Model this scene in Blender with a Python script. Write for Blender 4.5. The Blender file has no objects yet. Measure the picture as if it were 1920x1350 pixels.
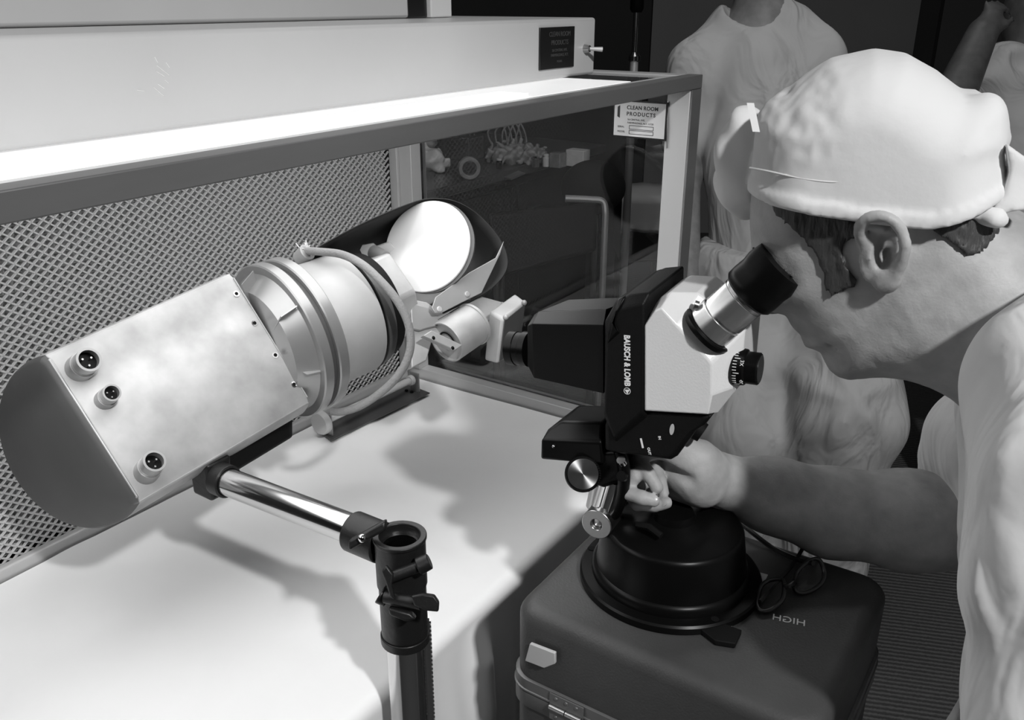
import bpy, bmesh, math, random
import numpy as np
from mathutils import Vector, Matrix
random.seed(7); rng = np.random.RandomState(7)
SC = bpy.context.scene; COL = SC.collection
F = 1660.0; TH = math.radians(22.1); CT, ST = math.cos(TH), math.sin(TH); CH = 1.45
OC = np.array([0.0, 0.0, CH])
A = lambda *v: np.array(v, float)
def nrm(v):
    v = np.asarray(v, float); return v/np.linalg.norm(v)
# a pixel of the 1920x1350 photograph as a direction (per unit of depth); then as a real point at a depth or on a plane
def ray(px, py):
    x = (px-960)/F; y = -(py-675)/F
    return A(x, CT+ST*y, CT*y-ST)
def atd(px, py, d): return OC+ray(px, py)*d
def atz(px, py, z): r = ray(px, py); return OC+r*((z-CH)/r[2])
def atp(px, py, o, n): r = ray(px, py); return OC+r*(np.dot(np.asarray(o)-OC, n)/np.dot(r, n))
AZ = math.radians(33.7)
U = A(math.sin(AZ), math.cos(AZ), 0); W = A(-math.cos(AZ), math.sin(AZ), 0); Z = A(0, 0, 1)
def B(u, w, z): return U*u+W*w+Z*z          # bench coordinates: along, into, up

# ---------------------------------------------------------------- materials (the photograph is black and white)
def mat(name, g, rough=.5, metal=0., bump=0., bscale=60., var=0., vscale=8., spec=.5, coat=0., sheen=0., stretch=None, aniso=0., fold=0., fscale=9.):
    m = bpy.data.materials.new(name); m.use_nodes = True
    nt = m.node_tree; N = nt.nodes; L = nt.links; b = N['Principled BSDF']
    b.inputs['Base Color'].default_value = (g, g, g, 1); b.inputs['Roughness'].default_value = rough
    b.inputs['Metallic'].default_value = metal; b.inputs['Specular IOR Level'].default_value = spec
    b.inputs['Coat Weight'].default_value = coat; b.inputs['Sheen Weight'].default_value = sheen
    b.inputs['Anisotropic'].default_value = aniso
    tc = N.new('ShaderNodeTexCoord'); co = tc.outputs['Object']
    if stretch:
        mp = N.new('ShaderNodeMapping'); mp.inputs['Scale'].default_value = stretch; L.new(co, mp.inputs['Vector']); co = mp.outputs['Vector']
    if var:
        n = N.new('ShaderNodeTexNoise'); n.inputs['Scale'].default_value = vscale; n.inputs['Detail'].default_value = 5
        L.new(co, n.inputs['Vector'])
        r = N.new('ShaderNodeValToRGB'); r.color_ramp.elements[0].position = .3; r.color_ramp.elements[1].position = .7
        lo, hi = max(0, g*(1-var)), min(1, g*(1+var))
        r.color_ramp.elements[0].color = (lo, lo, lo, 1); r.color_ramp.elements[1].color = (hi, hi, hi, 1)
        L.new(n.outputs['Fac'], r.inputs['Fac']); L.new(r.outputs['Color'], b.inputs['Base Color'])
    if bump:
        n = N.new('ShaderNodeTexNoise'); n.inputs['Scale'].default_value = bscale; n.inputs['Detail'].default_value = 4
        L.new(co, n.inputs['Vector'])
        k = N.new('ShaderNodeBump'); k.inputs['Strength'].default_value = bump; k.inputs['Distance'].default_value = .002
        L.new(n.outputs['Fac'], k.inputs['Height']); L.new(k.outputs['Normal'], b.inputs['Normal'])
    if fold:                                     # broad soft creases of hanging cloth
        n2 = N.new('ShaderNodeTexNoise'); n2.inputs['Scale'].default_value = fscale; n2.inputs['Detail'].default_value = 2.5; n2.inputs['Distortion'].default_value = 1.6
        mp2 = N.new('ShaderNodeMapping'); mp2.inputs['Scale'].default_value = (1, 1, .45); L.new(tc.outputs['Object'], mp2.inputs['Vector']); L.new(mp2.outputs['Vector'], n2.inputs['Vector'])
        k2 = N.new('ShaderNodeBump'); k2.inputs['Strength'].default_value = fold; k2.inputs['Distance'].default_value = .03
        L.new(n2.outputs['Fac'], k2.inputs['Height'])
        if bump: L.new(k2.outputs['Normal'], k.inputs['Normal'])
        else: L.new(k2.outputs['Normal'], b.inputs['Normal'])
    return m
def glass_mat(name, tint=.95, refl=.9, rough=.02):
    m = bpy.data.materials.new(name); m.use_nodes = True; nt = m.node_tree; N = nt.nodes; L = nt.links
    N.remove(N['Principled BSDF']); out = N['Material Output']
    t = N.new('ShaderNodeBsdfTransparent'); t.inputs['Color'].default_value = (tint,)*3+(1,)
    g = N.new('ShaderNodeBsdfGlossy'); g.inputs['Roughness'].default_value = rough; g.inputs['Color'].default_value = (refl,)*3+(1,)
    f = N.new('ShaderNodeFresnel'); f.inputs['IOR'].default_value = 1.45
    x = N.new('ShaderNodeMixShader'); L.new(f.outputs[0], x.inputs[0]); L.new(t.outputs[0], x.inputs[1]); L.new(g.outputs[0], x.inputs[2])
    L.new(x.outputs[0], out.inputs[0]); return m
def emit_mat(name, s):
    m = bpy.data.materials.new(name); m.use_nodes = True; b = m.node_tree.nodes['Principled BSDF']
    b.inputs['Base Color'].default_value = (.8, .8, .8, 1); b.inputs['Emission Color'].default_value = (1, 1, 1, 1)
    b.inputs['Emission Strength'].default_value = s; return m

# ---------------------------------------------------------------- object bookkeeping
ORG = {}
def org(o):
    return ORG.get(o.name, A(0, 0, 0)) if o else A(0, 0, 0)
def tag(o, label=None, cat=None, group=None, kind=None):
    for k, v in (('label', label), ('category', cat), ('group', group), ('kind', kind)):
        if v: o[k] = v
    return o
def thing(name, loc, label, cat, group=None):
    o = bpy.data.objects.new(name, None); COL.objects.link(o); o.location = Vector(loc); o.empty_display_size = .05
    ORG[o.name] = np.asarray(loc, float); return tag(o, label, cat, group)
def link(name, me, m, parent, origin=None):
    o = bpy.data.objects.new(name, me); COL.objects.link(o)
    if m: me.materials.append(m)
    if parent is not None:
        o.parent = parent; ORG[o.name] = org(parent)
    else:
        o.location = Vector(origin); ORG[o.name] = np.asarray(origin, float)
    return o
class MB:
    def __init__(s): s.v = []; s.f = []
    def add(s, vs, fs):
        k = len(s.v); s.v += [tuple(map(float, p)) for p in vs]; s.f += [tuple(i+k for i in f) for f in fs]; return s
    def box(s, c, ax, ay, az):
        c = np.asarray(c); vs = [c+i*np.asarray(ax)+j*np.asarray(ay)+k*np.asarray(az) for i in (-1, 1) for j in (-1, 1) for k in (-1, 1)]
        return s.add(vs, [(0, 1, 3, 2), (4, 6, 7, 5), (0, 4, 5, 1), (2, 3, 7, 6), (0, 2, 6, 4), (1, 5, 7, 3)])
    def ubox(s, u0, u1, w0, w1, z0, z1):
        return s.box(B((u0+u1)/2, (w0+w1)/2, (z0+z1)/2), U*(u1-u0)/2, W*(w1-w0)/2, Z*(z1-z0)/2)
    def wbox(s, x0, x1, y0, y1, z0, z1):
        return s.box(((x0+x1)/2, (y0+y1)/2, (z0+z1)/2), ((x1-x0)/2, 0, 0), (0, (y1-y0)/2, 0), (0, 0, (z1-z0)/2))
    def loft(s, rings, caps=True, closed=False):
        n = len(rings[0]); vs = [p for r in rings for p in r]; fs = []
        m = len(rings)
        for i in range(m if closed else m-1):
            for j in range(n):
                a = i*n+j; b = i*n+(j+1) % n; i2 = (i+1) % m
                fs.append((a, b, i2*n+(j+1) % n, i2*n+j))
        if caps and not closed:
            fs.append(tuple(range(n))[::-1]); fs.append(tuple((m-1)*n+j for j in range(n)))
        return s.add(vs, fs)
    def prism(s, poly, vec):
        vec = np.asarray(vec); return s.loft([[np.asarray(p) for p in poly], [np.asarray(p)+vec for p in poly]])
    def lathe(s, o, axis, prof, n=40, caps=True):
        o = np.asarray(o, float); ax = nrm(axis); t = A(1, 0, 0) if abs(ax[0]) < .8 else A(0, 1, 0)
        e = nrm(np.cross(ax, t)); f = np.cross(ax, e)
        rings = [[o+ax*h+r*(math.cos(2*math.pi*j/n)*e+math.sin(2*math.pi*j/n)*f) for j in range(n)] for r, h in prof]
        return s.loft(rings, caps)
    def cyl(s, p0, p1, r0, r1=None, n=28):
        p0, p1 = np.asarray(p0, float), np.asarray(p1, float); d = np.linalg.norm(p1-p0)
        return s.lathe(p0, p1-p0, [(r0, 0), (r0 if r1 is None else r1, d)], n)
    def pipe(s, p0, p1, ro, ri, n=32):
        p0, p1 = np.asarray(p0, float), np.asarray(p1, float); d = np.linalg.norm(p1-p0)
        s.lathe(p0, p1-p0, [(ro, 0), (ro, d), (ri, d), (ri, 0), (ro, 0)], n, caps=False); return s
    def tube(s, pts, r, n=10, closed=False):
        P = [np.asarray(p, float) for p in pts]; m = len(P); rr = r if hasattr(r, '__len__') else [r]*m
        rings = []; e = None
        for i in range(m):
            d = nrm((P[(i+1) % m] if closed else P[min(i+1, m-1)])-(P[(i-1) % m] if closed else P[max(i-1, 0)]))
            if e is None:
                t = A(0, 0, 1) if abs(d[2]) < .9 else A(1, 0, 0); e = nrm(np.cross(d, t))
            e = nrm(e-d*np.dot(e, d)); f = np.cross(d, e)
            rings.append([P[i]+rr[i]*(math.cos(2*math.pi*j/n)*e+math.sin(2*math.pi*j/n)*f) for j in range(n)])
        return s.loft(rings, True, closed)
    def ball(s, c, r, n=20, m=12):
        c = np.asarray(c, float); prof = [(max(r*math.sin(math.pi*i/m), r*.02), -r*math.cos(math.pi*i/m)) for i in range(m+1)]
        return s.lathe(c, (0, 0, 1), prof, n)
    def build(s, name, m, parent=None, bevel=0, seg=2, ang=35, label=None, solid=0, cat=None, group=None, kind=None, flat=False, ctr=None):
        V = np.array(s.v); o0 = org(parent)
        if parent is None:
            o0 = A((V[:, 0].min()+V[:, 0].max())/2, (V[:, 1].min()+V[:, 1].max())/2, V[:, 2].min())
        me = bpy.data.meshes.new(name); me.from_pydata([tuple(p) for p in (V-o0)], [], s.f); me.update()
        bm = bmesh.new(); bm.from_mesh(me); bmesh.ops.remove_doubles(bm, verts=bm.verts, dist=1e-6)
        bmesh.ops.recalc_face_normals(bm, faces=bm.faces); bm.to_mesh(me); bm.free()
        if not flat:
            me.polygons.foreach_set('use_smooth', [True]*len(me.polygons)); me.set_sharp_from_angle(angle=math.radians(ang))
        o = link(name, me, m, parent, o0)
        if solid:
            q = o.modifiers.new('Solid', 'SOLIDIFY'); q.thickness = solid; q.offset = 0
        if bevel:
            q = o.modifiers.new('Bevel', 'BEVEL'); q.width = bevel; q.segments = seg; q.limit_method = 'ANGLE'; q.angle_limit = math.radians(ang)
        return tag(o, label, cat, group, kind)
def spline(pts, n=8, closed=False):
    P = [np.asarray(p, float) for p in pts]; m = len(P); out = []
    rngi = range(m) if closed else range(m-1)
    for i in rngi:
        g = (lambda k: P[k % m]) if closed else (lambda k: P[min(max(k, 0), m-1)])
        p0, p1, p2, p3 = g(i-1), g(i), g(i+1), g(i+2)
        for k in range(n):
            t = k/n
            out.append(.5*((2*p1)+(-p0+p2)*t+(2*p0-5*p1+4*p2-p3)*t*t+(-p0+3*p1-3*p2+p3)*t**3))
    if not closed: out.append(P[-1])
    return out
def text(body, origin, right, up, size, m, parent, name='lettering', depth=.0002, align='CENTER', spacing=1.0, width=1.0, bold=0.0, kind=None):
    c = bpy.data.curves.new(name, 'FONT'); c.body = body; c.size = size; c.align_x = align; c.align_y = 'CENTER'; c.extrude = depth; c.space_character = spacing
    c.offset = bold; c.resolution_u = 4
    t = bpy.data.objects.new('tmp', c); COL.objects.link(t); bpy.context.view_layer.update()
    me = bpy.data.meshes.new_from_object(t.evaluated_get(bpy.context.evaluated_depsgraph_get())); bpy.data.objects.remove(t)
    r, u = nrm(right), nrm(up); n = np.cross(r, u); o0 = org(parent)
    for v in me.vertices:
        p = v.co; v.co = Vector(np.asarray(origin)-o0+r*p.x*width+u*p.y+n*p.z)
    me.name = name
    return link(name, me, m, parent)

# ---------------------------------------------------------------- soft bodies: a distance field turned into one smooth surface
def smin(a, b, k):
    h = np.clip(.5+.5*(b-a)/k, 0, 1); return b+(a-b)*h-k*h*(1-h)
def smax(a, b, k): return -smin(-a, -b, k)
def cap(P, a, b, ra, rb):
    a, b = np.asarray(a, float), np.asarray(b, float); d = b-a
    t = np.clip(((P-a)@d)/np.dot(d, d), 0, 1); return np.linalg.norm(P-a-t[:, None]*d, axis=1)-(ra+(rb-ra)*t)
def chain(P, pts, rad, k):
    o = None
    for i in range(len(pts)-1):
        c = cap(P, pts[i], pts[i+1], rad[i], rad[i+1]); o = c if o is None else smin(o, c, k)
    return o
def ell(P, c, r, R=None):
    q = P-np.asarray(c, float)
    if R is not None: q = q@np.asarray(R, float).T
    r = np.asarray(r, float); k0 = np.linalg.norm(q/r, axis=1); k1 = np.linalg.norm(q/(r*r), axis=1)+1e-9
    return k0*(k0-1)/k1
def poly2(X, Y, poly):
    d = np.full(X.shape, 1e9); ins = np.zeros(X.shape, bool); n = len(poly)
    for i in range(n):
        x0, y0 = poly[i]; x1, y1 = poly[(i+1) % n]; ex, ey = x1-x0, y1-y0
        t = np.clip(((X-x0)*ex+(Y-y0)*ey)/(ex*ex+ey*ey+1e-12), 0, 1)
        d = np.minimum(d, (X-x0-t*ex)**2+(Y-y0-t*ey)**2)
        c = ((y0 > Y) != (y1 > Y)) & (X < (x1-x0)*(Y-y0)/((y1-y0)+1e-12)+x0); ins ^= c
    d = np.sqrt(d); return np.where(ins, d, -d)
class Waves:                                   # a cheap smooth noise: many sine waves in random directions
    def __init__(s, seed, lam, n=10, spread=.5, stretch=(1, 1, 1)):
        g = np.random.RandomState(seed); d = g.normal(size=(n, 3))*np.asarray(stretch); d /= np.linalg.norm(d, axis=1)[:, None]
        s.k = d*(2*math.pi/(lam*np.exp(g.uniform(-spread, spread, n))))[:, None]; s.p = g.uniform(0, 6.28, n); s.n = n
    def __call__(s, P):
        o = np.zeros(len(P))
        for k, p in zip(s.k, s.p): o += np.sin(P@k+p)
        return o/math.sqrt(s.n/2)
def sdf_mesh(fn, lo, hi, h, m=5, lip=1.6):
    lo, hi = np.asarray(lo, float), np.asarray(hi, float)
    nc = np.ceil((hi-lo)/(h*m)).astype(int)+1; n = (nc-1)*m+1
    ax = [lo[i]+np.arange(nc[i])*h*m for i in range(3)]
    G = np.stack(np.meshgrid(*ax, indexing='ij'), -1).reshape(-1, 3)
    Fc = np.concatenate([fn(G[i:i+200000]) for i in range(0, len(G), 200000)]).reshape(nc)
    near = np.abs(Fc) < h*m*lip; act = np.zeros(nc-1, bool); neg = Fc < 0
    for i in (0, 1):
        for j in (0, 1):
            for k in (0, 1):
                sl = (slice(i, nc[0]-1+i), slice(j, nc[1]-1+j), slice(k, nc[2]-1+k)); act |= near[sl]; act |= neg[sl] != neg[:-1, :-1, :-1]
    full = np.repeat(np.repeat(np.repeat(Fc, m, 0), m, 1), m, 2)[:n[0], :n[1], :n[2]].astype(np.float32)
    ma = np.zeros(n, bool); r = np.repeat(np.repeat(np.repeat(act, m, 0), m, 1), m, 2); ma[:-1, :-1, :-1] = r
    for a in range(3):
        sh = np.zeros_like(ma); s1 = [slice(None)]*3; s0 = [slice(None)]*3; s1[a] = slice(1, None); s0[a] = slice(None, -1); sh[tuple(s1)] = ma[tuple(s0)]; ma |= sh
    ijk = np.argwhere(ma)
    for i in range(0, len(ijk), 300000):
        q = ijk[i:i+300000]; full[q[:, 0], q[:, 1], q[:, 2]] = fn(lo+q*h)
    for a in range(3):
        for e in (0, -1):
            s = [slice(None)]*3; s[a] = e; full[tuple(s)] = np.maximum(full[tuple(s)], h*.5)
    S = full < 0; c = [S[i:n[0]-1+i, j:n[1]-1+j, k:n[2]-1+k] for i in (0, 1) for j in (0, 1) for k in (0, 1)]
    cnt = sum(x.astype(np.int8) for x in c); cm = (cnt > 0) & (cnt < 8); cells = np.argwhere(cm)
    idx = np.full(cm.shape, -1, np.int64); idx[cm] = np.arange(len(cells))
    off = np.array([(i, j, k) for i in (0, 1) for j in (0, 1) for k in (0, 1)])
    val = np.stack([full[cells[:, 0]+o[0], cells[:, 1]+o[1], cells[:, 2]+o[2]] for o in off], 1)
    acc = np.zeros((len(cells), 3)); num = np.zeros(len(cells))
    for x in range(8):
        for y in range(x+1, 8):
            if np.abs(off[x]-off[y]).sum() == 1:
                cr = (val[:, x] < 0) != (val[:, y] < 0); t = np.where(cr, val[:, x]/(val[:, x]-val[:, y]+1e-20), 0)
                acc += np.where(cr[:, None], off[x]+t[:, None]*(off[y]-off[x]), 0); num += cr
    V = lo+(cells+acc/num[:, None])*h; Q = []
    for a in range(3):
        b, d = (a+1) % 3, (a+2) % 3
        s0 = [slice(None)]*3; s1 = [slice(None)]*3; s0[a] = slice(None, -1); s1[a] = slice(1, None)
        d0, d1 = S[tuple(s0)], S[tuple(s1)]; e = np.argwhere(d0 != d1)
        e = e[(e[:, b] > 0) & (e[:, d] > 0) & (e[:, b] < n[b]-1) & (e[:, d] < n[d]-1)]
        ob = np.zeros(3, int); ob[b] = 1; od = np.zeros(3, int); od[d] = 1
        g = lambda q: idx[q[:, 0], q[:, 1], q[:, 2]]
        q4 = np.stack([g(e-ob-od), g(e-od), g(e), g(e-ob)], 1); fl = ~d0[e[:, 0], e[:, 1], e[:, 2]]; q4[fl] = q4[fl][:, ::-1]; Q.append(q4)
    return V, np.concatenate(Q)
def soft(name, fn, lo, hi, h, m, parent=None, relax=1, label=None, cat=None, group=None, origin=None, lip=1.6, kind=None, keep=True):
    V, Q = sdf_mesh(fn, lo, hi, h, lip=lip)
    for _ in range(relax):
        acc = np.zeros_like(V); num = np.zeros(len(V))
        for i in range(4):
            np.add.at(acc, Q[:, i], V[Q[:, (i+1) % 4]]+V[Q[:, (i+3) % 4]]); np.add.at(num, Q[:, i], 2)
        V = V*.5+.5*acc/np.maximum(num, 1)[:, None]
    if keep:                                     # keep the largest connected piece
        lab = np.arange(len(V))
        while True:
            l2 = lab.copy(); mn = lab[Q].min(1)
            for i in range(4): np.minimum.at(l2, Q[:, i], mn)
            l2 = l2[l2]
            if (l2 == lab).all(): break
            lab = l2
        u, ct = np.unique(lab, return_counts=True); good = lab == u[ct.argmax()]
        Q = Q[good[Q[:, 0]]]; mp = np.cumsum(good)-1; V = V[good]; Q = mp[Q]
    o0 = org(parent) if parent is not None else (A(*origin) if origin is not None else A(V[:, 0].mean(), V[:, 1].mean(), V[:, 2].min()))
    me = bpy.data.meshes.new(name); V = V-o0
    me.vertices.add(len(V)); me.vertices.foreach_set('co', V.astype(np.float32).ravel())
    me.loops.add(Q.size); me.loops.foreach_set('vertex_index', Q.astype(np.int32).ravel())
    me.polygons.add(len(Q)); me.polygons.foreach_set('loop_start', np.arange(0, Q.size, 4, dtype=np.int32))
    me.update(calc_edges=True); me.validate(); me.polygons.foreach_set('use_smooth', [True]*len(me.polygons))
    return tag(link(name, me, m, parent, o0), label, cat, group, kind)
# ---------------------------------------------------------------- materials
M = {}
M['white_paint'] = mat('white_paint', .62, .35, bump=.05, bscale=200)
M['hood_paint'] = mat('hood_paint', .50, .38, bump=.04, bscale=300, var=.04, vscale=5)
M['grey_paint'] = mat('grey_paint', .46, .4, var=.06, vscale=4)
M['rail_metal'] = mat('rail_metal', .22, .42, .5, var=.12, vscale=3, stretch=(1, 1, 6))
M['post_metal'] = mat('post_metal', .50, .4, .2)
M['mesh_metal'] = mat('mesh_metal', .60, .45, .4)
M['filter_foil'] = mat('filter_foil', .80, .5, .15)
M['filter_dark'] = mat('filter_dark', .03, .9)
M['cabinet_paint'] = mat('cabinet_paint', .5, .4)
M['black_plate'] = mat('black_plate', .012, .25)
M['ink'] = mat('ink', .015, .6)
M['faint_ink'] = mat('faint_ink', .05, .5)
M['white_ink'] = mat('white_ink', .85, .6)
M['sign_white'] = mat('sign_white', .52, .45)
M['chrome'] = mat('chrome', .72, .1, 1.)
M['steel'] = mat('steel', .5, .28, 1.)
M['black_gloss'] = mat('black_gloss', .0035, .32, spec=.15)
M['black_crinkle'] = mat('black_crinkle', .005, .5, bump=.2, bscale=700, spec=.2)
M['black_matt'] = mat('black_matt', .005, .7, spec=.15)
M['glass'] = glass_mat('glass')
M['cloth'] = mat('cloth', .84, .9, bump=.25, bscale=26, sheen=.1, var=.02, vscale=9)
M['diffuser'] = mat('diffuser', .8, .35)
M['tube_light'] = emit_mat('tube_light', 1.6)
M['lit_panel'] = emit_mat('lit_panel', .42)  # glow stands in for lamp light coming through the top panel
# ---------------------------------------------------------------- the room
def floor_mat():
    m = mat('ribbed_carpet', .06, .9); nt = m.node_tree; N = nt.nodes; L = nt.links; b = N['Principled BSDF']
    tc = N.new('ShaderNodeTexCoord'); mp = N.new('ShaderNodeMapping'); mp.inputs['Rotation'].default_value = (0, 0, math.radians(12))
    w = N.new('ShaderNodeTexWave'); w.bands_direction = 'Y'; w.inputs['Scale'].default_value = 22; w.inputs['Distortion'].default_value = 1.5; w.inputs['Detail Scale'].default_value = 8
    r = N.new('ShaderNodeValToRGB'); r.color_ramp.elements[0].color = (.035,)*3+(1,); r.color_ramp.elements[1].color = (.10,)*3+(1,)
    k = N.new('ShaderNodeBump'); k.inputs['Strength'].default_value = .6; k.inputs['Distance'].default_value = .004
    L.new(tc.outputs['Object'], mp.inputs[0]); L.new(mp.outputs[0], w.inputs['Vector']); L.new(w.outputs['Fac'], r.inputs[0]); L.new(r.outputs[0], b.inputs['Base Color'])
    L.new(w.outputs['Fac'], k.inputs['Height']); L.new(k.outputs[0], b.inputs['Normal']); return m
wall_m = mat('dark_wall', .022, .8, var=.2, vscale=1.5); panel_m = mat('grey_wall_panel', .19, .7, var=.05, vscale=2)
X0, X1, Y0, Y1, ZC = -3.4, 3.6, -2.4, 5.9, 2.9
def struct(name, x0, x1, y0, y1, z0, z1, m): return MB().wbox(x0, x1, y0, y1, z0, z1).build(name, m, kind='structure')
struct('floor', X0, X1, Y0, Y1, -.06, 0, floor_mat())
struct('ceiling', X0, X1, Y0, Y1, ZC, ZC+.06, mat('ceiling_paint', .35, .8))
struct('wall_back', X0, X1, Y1, Y1+.1, 0, ZC, wall_m)
struct('wall_front', X0, X1, Y0-.1, Y0, 0, ZC, wall_m)
struct('wall_left', X0-.1, X0, Y0, Y1, 0, ZC, wall_m)
struct('wall_right', X1, X1+.1, Y0, Y1, 0, ZC, mat('right_wall', .05, .8))
a0 = atp(1222, 60, (0, Y1-.05, 0), (0, 1, 0))[0]; a1 = atp(1718, 60, (0, Y1-.05, 0), (0, 1, 0))[0]; a2 = atp(1762, 60, (0, Y1-.05, 0), (0, 1, 0))[0]
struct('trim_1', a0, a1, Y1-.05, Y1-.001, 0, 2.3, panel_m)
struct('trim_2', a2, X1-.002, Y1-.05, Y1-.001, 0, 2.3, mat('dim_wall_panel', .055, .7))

# ---------------------------------------------------------------- the clean air bench
UL, UR, WF, WB, ZT, ZR = -.36, 1.256, .509, 1.07, .765, 1.352
bench = thing('clean_air_bench', B(.45, .8, 0), 'white laminar flow clean bench with glass end panel and diamond mesh back wall', 'clean bench')
MB().ubox(UL, UR, .57, WB, 0, .74).build('cabinet', M['cabinet_paint'], bench, .004)
MB().ubox(UL, UR, .535, WB, .7405, ZT).build('worktop', M['white_paint'], bench, .003)
MB().ubox(UL, UR, WF, WF+.022, 1.333, ZR).build('front_rail', M['rail_metal'], bench, .0012, label='dark grey metal rail')
MB().ubox(UL, UR-.036, WF+.0225, WF+.036, 1.342, ZR-.001).build('rail_flange', M['white_paint'], bench, .001)
MB().ubox(1.221, UR, WF+.0225, WB, 1.334, ZR).build('end_rail', M['post_metal'], bench, .001)
MB().ubox(1.222, UR-.004, WF+.003, .547, .79, 1.333).build('post', M['post_metal'], bench, .001)
MB().ubox(1.2225, UR-.001, WF, WF+.0028, .79, 1.3328).build('edge_trim', M['rail_metal'], bench)
p = MB(); p.ubox(1.214, 1.256, 1.024, 1.052, .79, 1.333); p.ubox(1.208, 1.230, 1.052, 1.07, .79, 1.333)
p.build('post', M['post_metal'], bench, .001)
MB().ubox(1.218, UR, WF+.004, WB, ZT+.0005, .79).build('base_rail', M['post_metal'], bench, .0015)
MB().ubox(1.240, 1.246, .548, 1.0235, .7905, 1.3335).build('end_glass', M['glass'], bench, label='clear glass end panel')
MB().ubox(1.10, 1.2205, WF+.0365, .80, 1.3435, 1.3495).build('top_glass', M['glass'], bench, label='clear glass top strip')
MB().ubox(UL, 1.0995, WF+.0365, .80, 1.3435, 1.3515).build('top_panel', M['lit_panel'], bench, label='glossy white top panel, lamplight through it added as glow')
MB().ubox(UL, .86, .552, .590, 1.3518, 1.3545).build('lamp_strip', M['tube_light'], bench, label='glowing white lamp strip')
MB().ubox(UL, 1.172, .64, WB+.2, 1.3525, 1.428).build('lamp_hood', M['hood_paint'], bench, .004, 3)
MB().ubox(UL, .958, .80, WB+.28, 1.4285, 1.78).build('blower_housing', M['grey_paint'], bench, .004)
p = MB(); p.ubox(1.004, 1.05, .80, .86, 1.4285, 1.60); p.build('control_box', M['white_paint'], bench, .002, label='white control box')
MB().ubox(.959, 1.0035, .806, .85, 1.4285, 1.60).build('socket_box', M['black_plate'], bench, .002, label='black socket box')
# plate and switch on the hood
np_ = MB().ubox(1.021, 1.109, .6375, .6398, 1.366, 1.418).build('nameplate', M['black_plate'], bench, .0006, label='black maker plate')
for k, (s, z, q) in enumerate((('CLEAN ROOM', 1.409, .0085), ('PRODUCTS', 1.3985, .0085), ('56 CENTRAL AVE.', 1.389, .005), ('FARMINGDALE, N.Y.', 1.383, .005), ('MODEL', 1.375, .004))):
    text(s, B(1.07, .6373, z), U, Z, q, M['faint_ink'], np_)
sw = MB().cyl(B(1.142, .6398, 1.388), B(1.142, .632, 1.388), .006, .0045, 16).build('toggle_switch', M['steel'], bench)
MB().cyl(B(1.142, .632, 1.388), B(1.153, .618, 1.387), .0022, .0034, 12).build('lever', M['post_metal'], sw)
# scratches in the hood paint
p = MB()
for q0, q1 in (((290, 107), (296, 118)), ((311, 117), (318, 127)), ((294, 123), (317, 141)), ((293, 134), (308, 143)), ((309, 150), (316, 156)), ((296, 158), (308, 166)), ((288, 164), (307, 180)), ((257, 169), (271, 171))):
    a, b = atp(*q0, B(0, .6396, 0), W), atp(*q1, B(0, .6396, 0), W); p.tube([a, b], .00022, 4)
p.build('scratch', M['white_ink'], bench, flat=True, kind='stuff')
# sign on the glass end
s0 = (atp(1149, 190, B(1.2195, 0, 0), U)+atp(1251, 260, B(1.2195, 0, 0), U))/2
sg = MB().box(s0, U*.0012, W*.0440, Z*.0272).build('sign', M['black_plate'], bench, .0005, label='white sign with black edge')
MB().box(s0-U*.0014, U*.0003, W*.0412, Z*.0246).build('sign_face', M['sign_white'], sg)
sf = s0-U*.0018
def st(body, w, z, size, **k): return text(body, sf-W*w+Z*z, -W, Z, size, M['ink'], sg, align='LEFT', **k)
st('CLEAN ROOM', -.021, .0165, .0076, spacing=1.05, bold=.00016); st('PRODUCTS', -.021, .0075, .0076, spacing=1.28, bold=.00016)
st('56 CENTRAL AVE.', -.019, -.0005, .0036); st('FARMINGDALE, N.Y. 11735', -.019, -.0052, .0036)
st('SERIAL', -.035, -.0115, .0038); st('MODEL', -.035, -.0185, .0038)
p = MB()
for z in (-.0115, -.0185):
    a = sf+Z*z
    for dz, dw in ((.0026, 0), (-.0026, 0)): p.box(a-W*.004+Z*dz, U*.0002, W*.0195, Z*.00035)
    for dw in (-.0155, .0235): p.box(a-W*dw, U*.0002, W*.00035, Z*.0026)
p.build('field_box', M['ink'], sg, flat=True)
MB().prism([sf+W*w+Z*z for w, z in ((.036, .017), (.032, .019), (.032, .001), (.036, .003))], -U*.0003).build('emblem', M['ink'], sg, flat=True)
p = MB(); p.tube([B(1.2205, .5445, 1.316), B(1.2185, .5425, 1.28), B(1.2205, .5415, 1.25)], .0009, 6)
p.build('tag_wire', M['steel'], bench)
# back wall of the work space: corrugated filter behind an expanded metal grille
MB().ubox(UL, 1.209, 1.112, WB+.28, .742, 1.3515).build('filter_housing', M['filter_dark'], bench)
p = MB(); zp, up = .0088, .0076; nz = int((1.338-.785)/zp); nu = int((1.206-.30)/up)
for j in range(nz+1):
    z = .785+j*zp; p.add([B(.30, 1.080, z), B(1.206, 1.080, z), B(1.206, 1.108, z), B(.30, 1.108, z)], [(0, 1, 2, 3)])
    if j == nz: break
    vs = []; ph = rng.uniform(0, up)
    for i in range(2*nu+1):
        u = min(.30+ph*.999+i*up/2, 1.206); zz = z+(zp-.0006 if i % 2 else .0003); vs += [B(u, 1.080, zz), B(u, 1.108, zz)]
    p.add(vs, [(2*i, 2*i+2, 2*i+3, 2*i+1) for i in range(2*nu)])
p.build('filter_core', M['filter_foil'], bench, flat=True)
p = MB(); du, dz = .0148, .0112; nu = int((1.206-.28)/(du/2)); nz = int((1.338-.782)/(dz/2))
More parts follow.
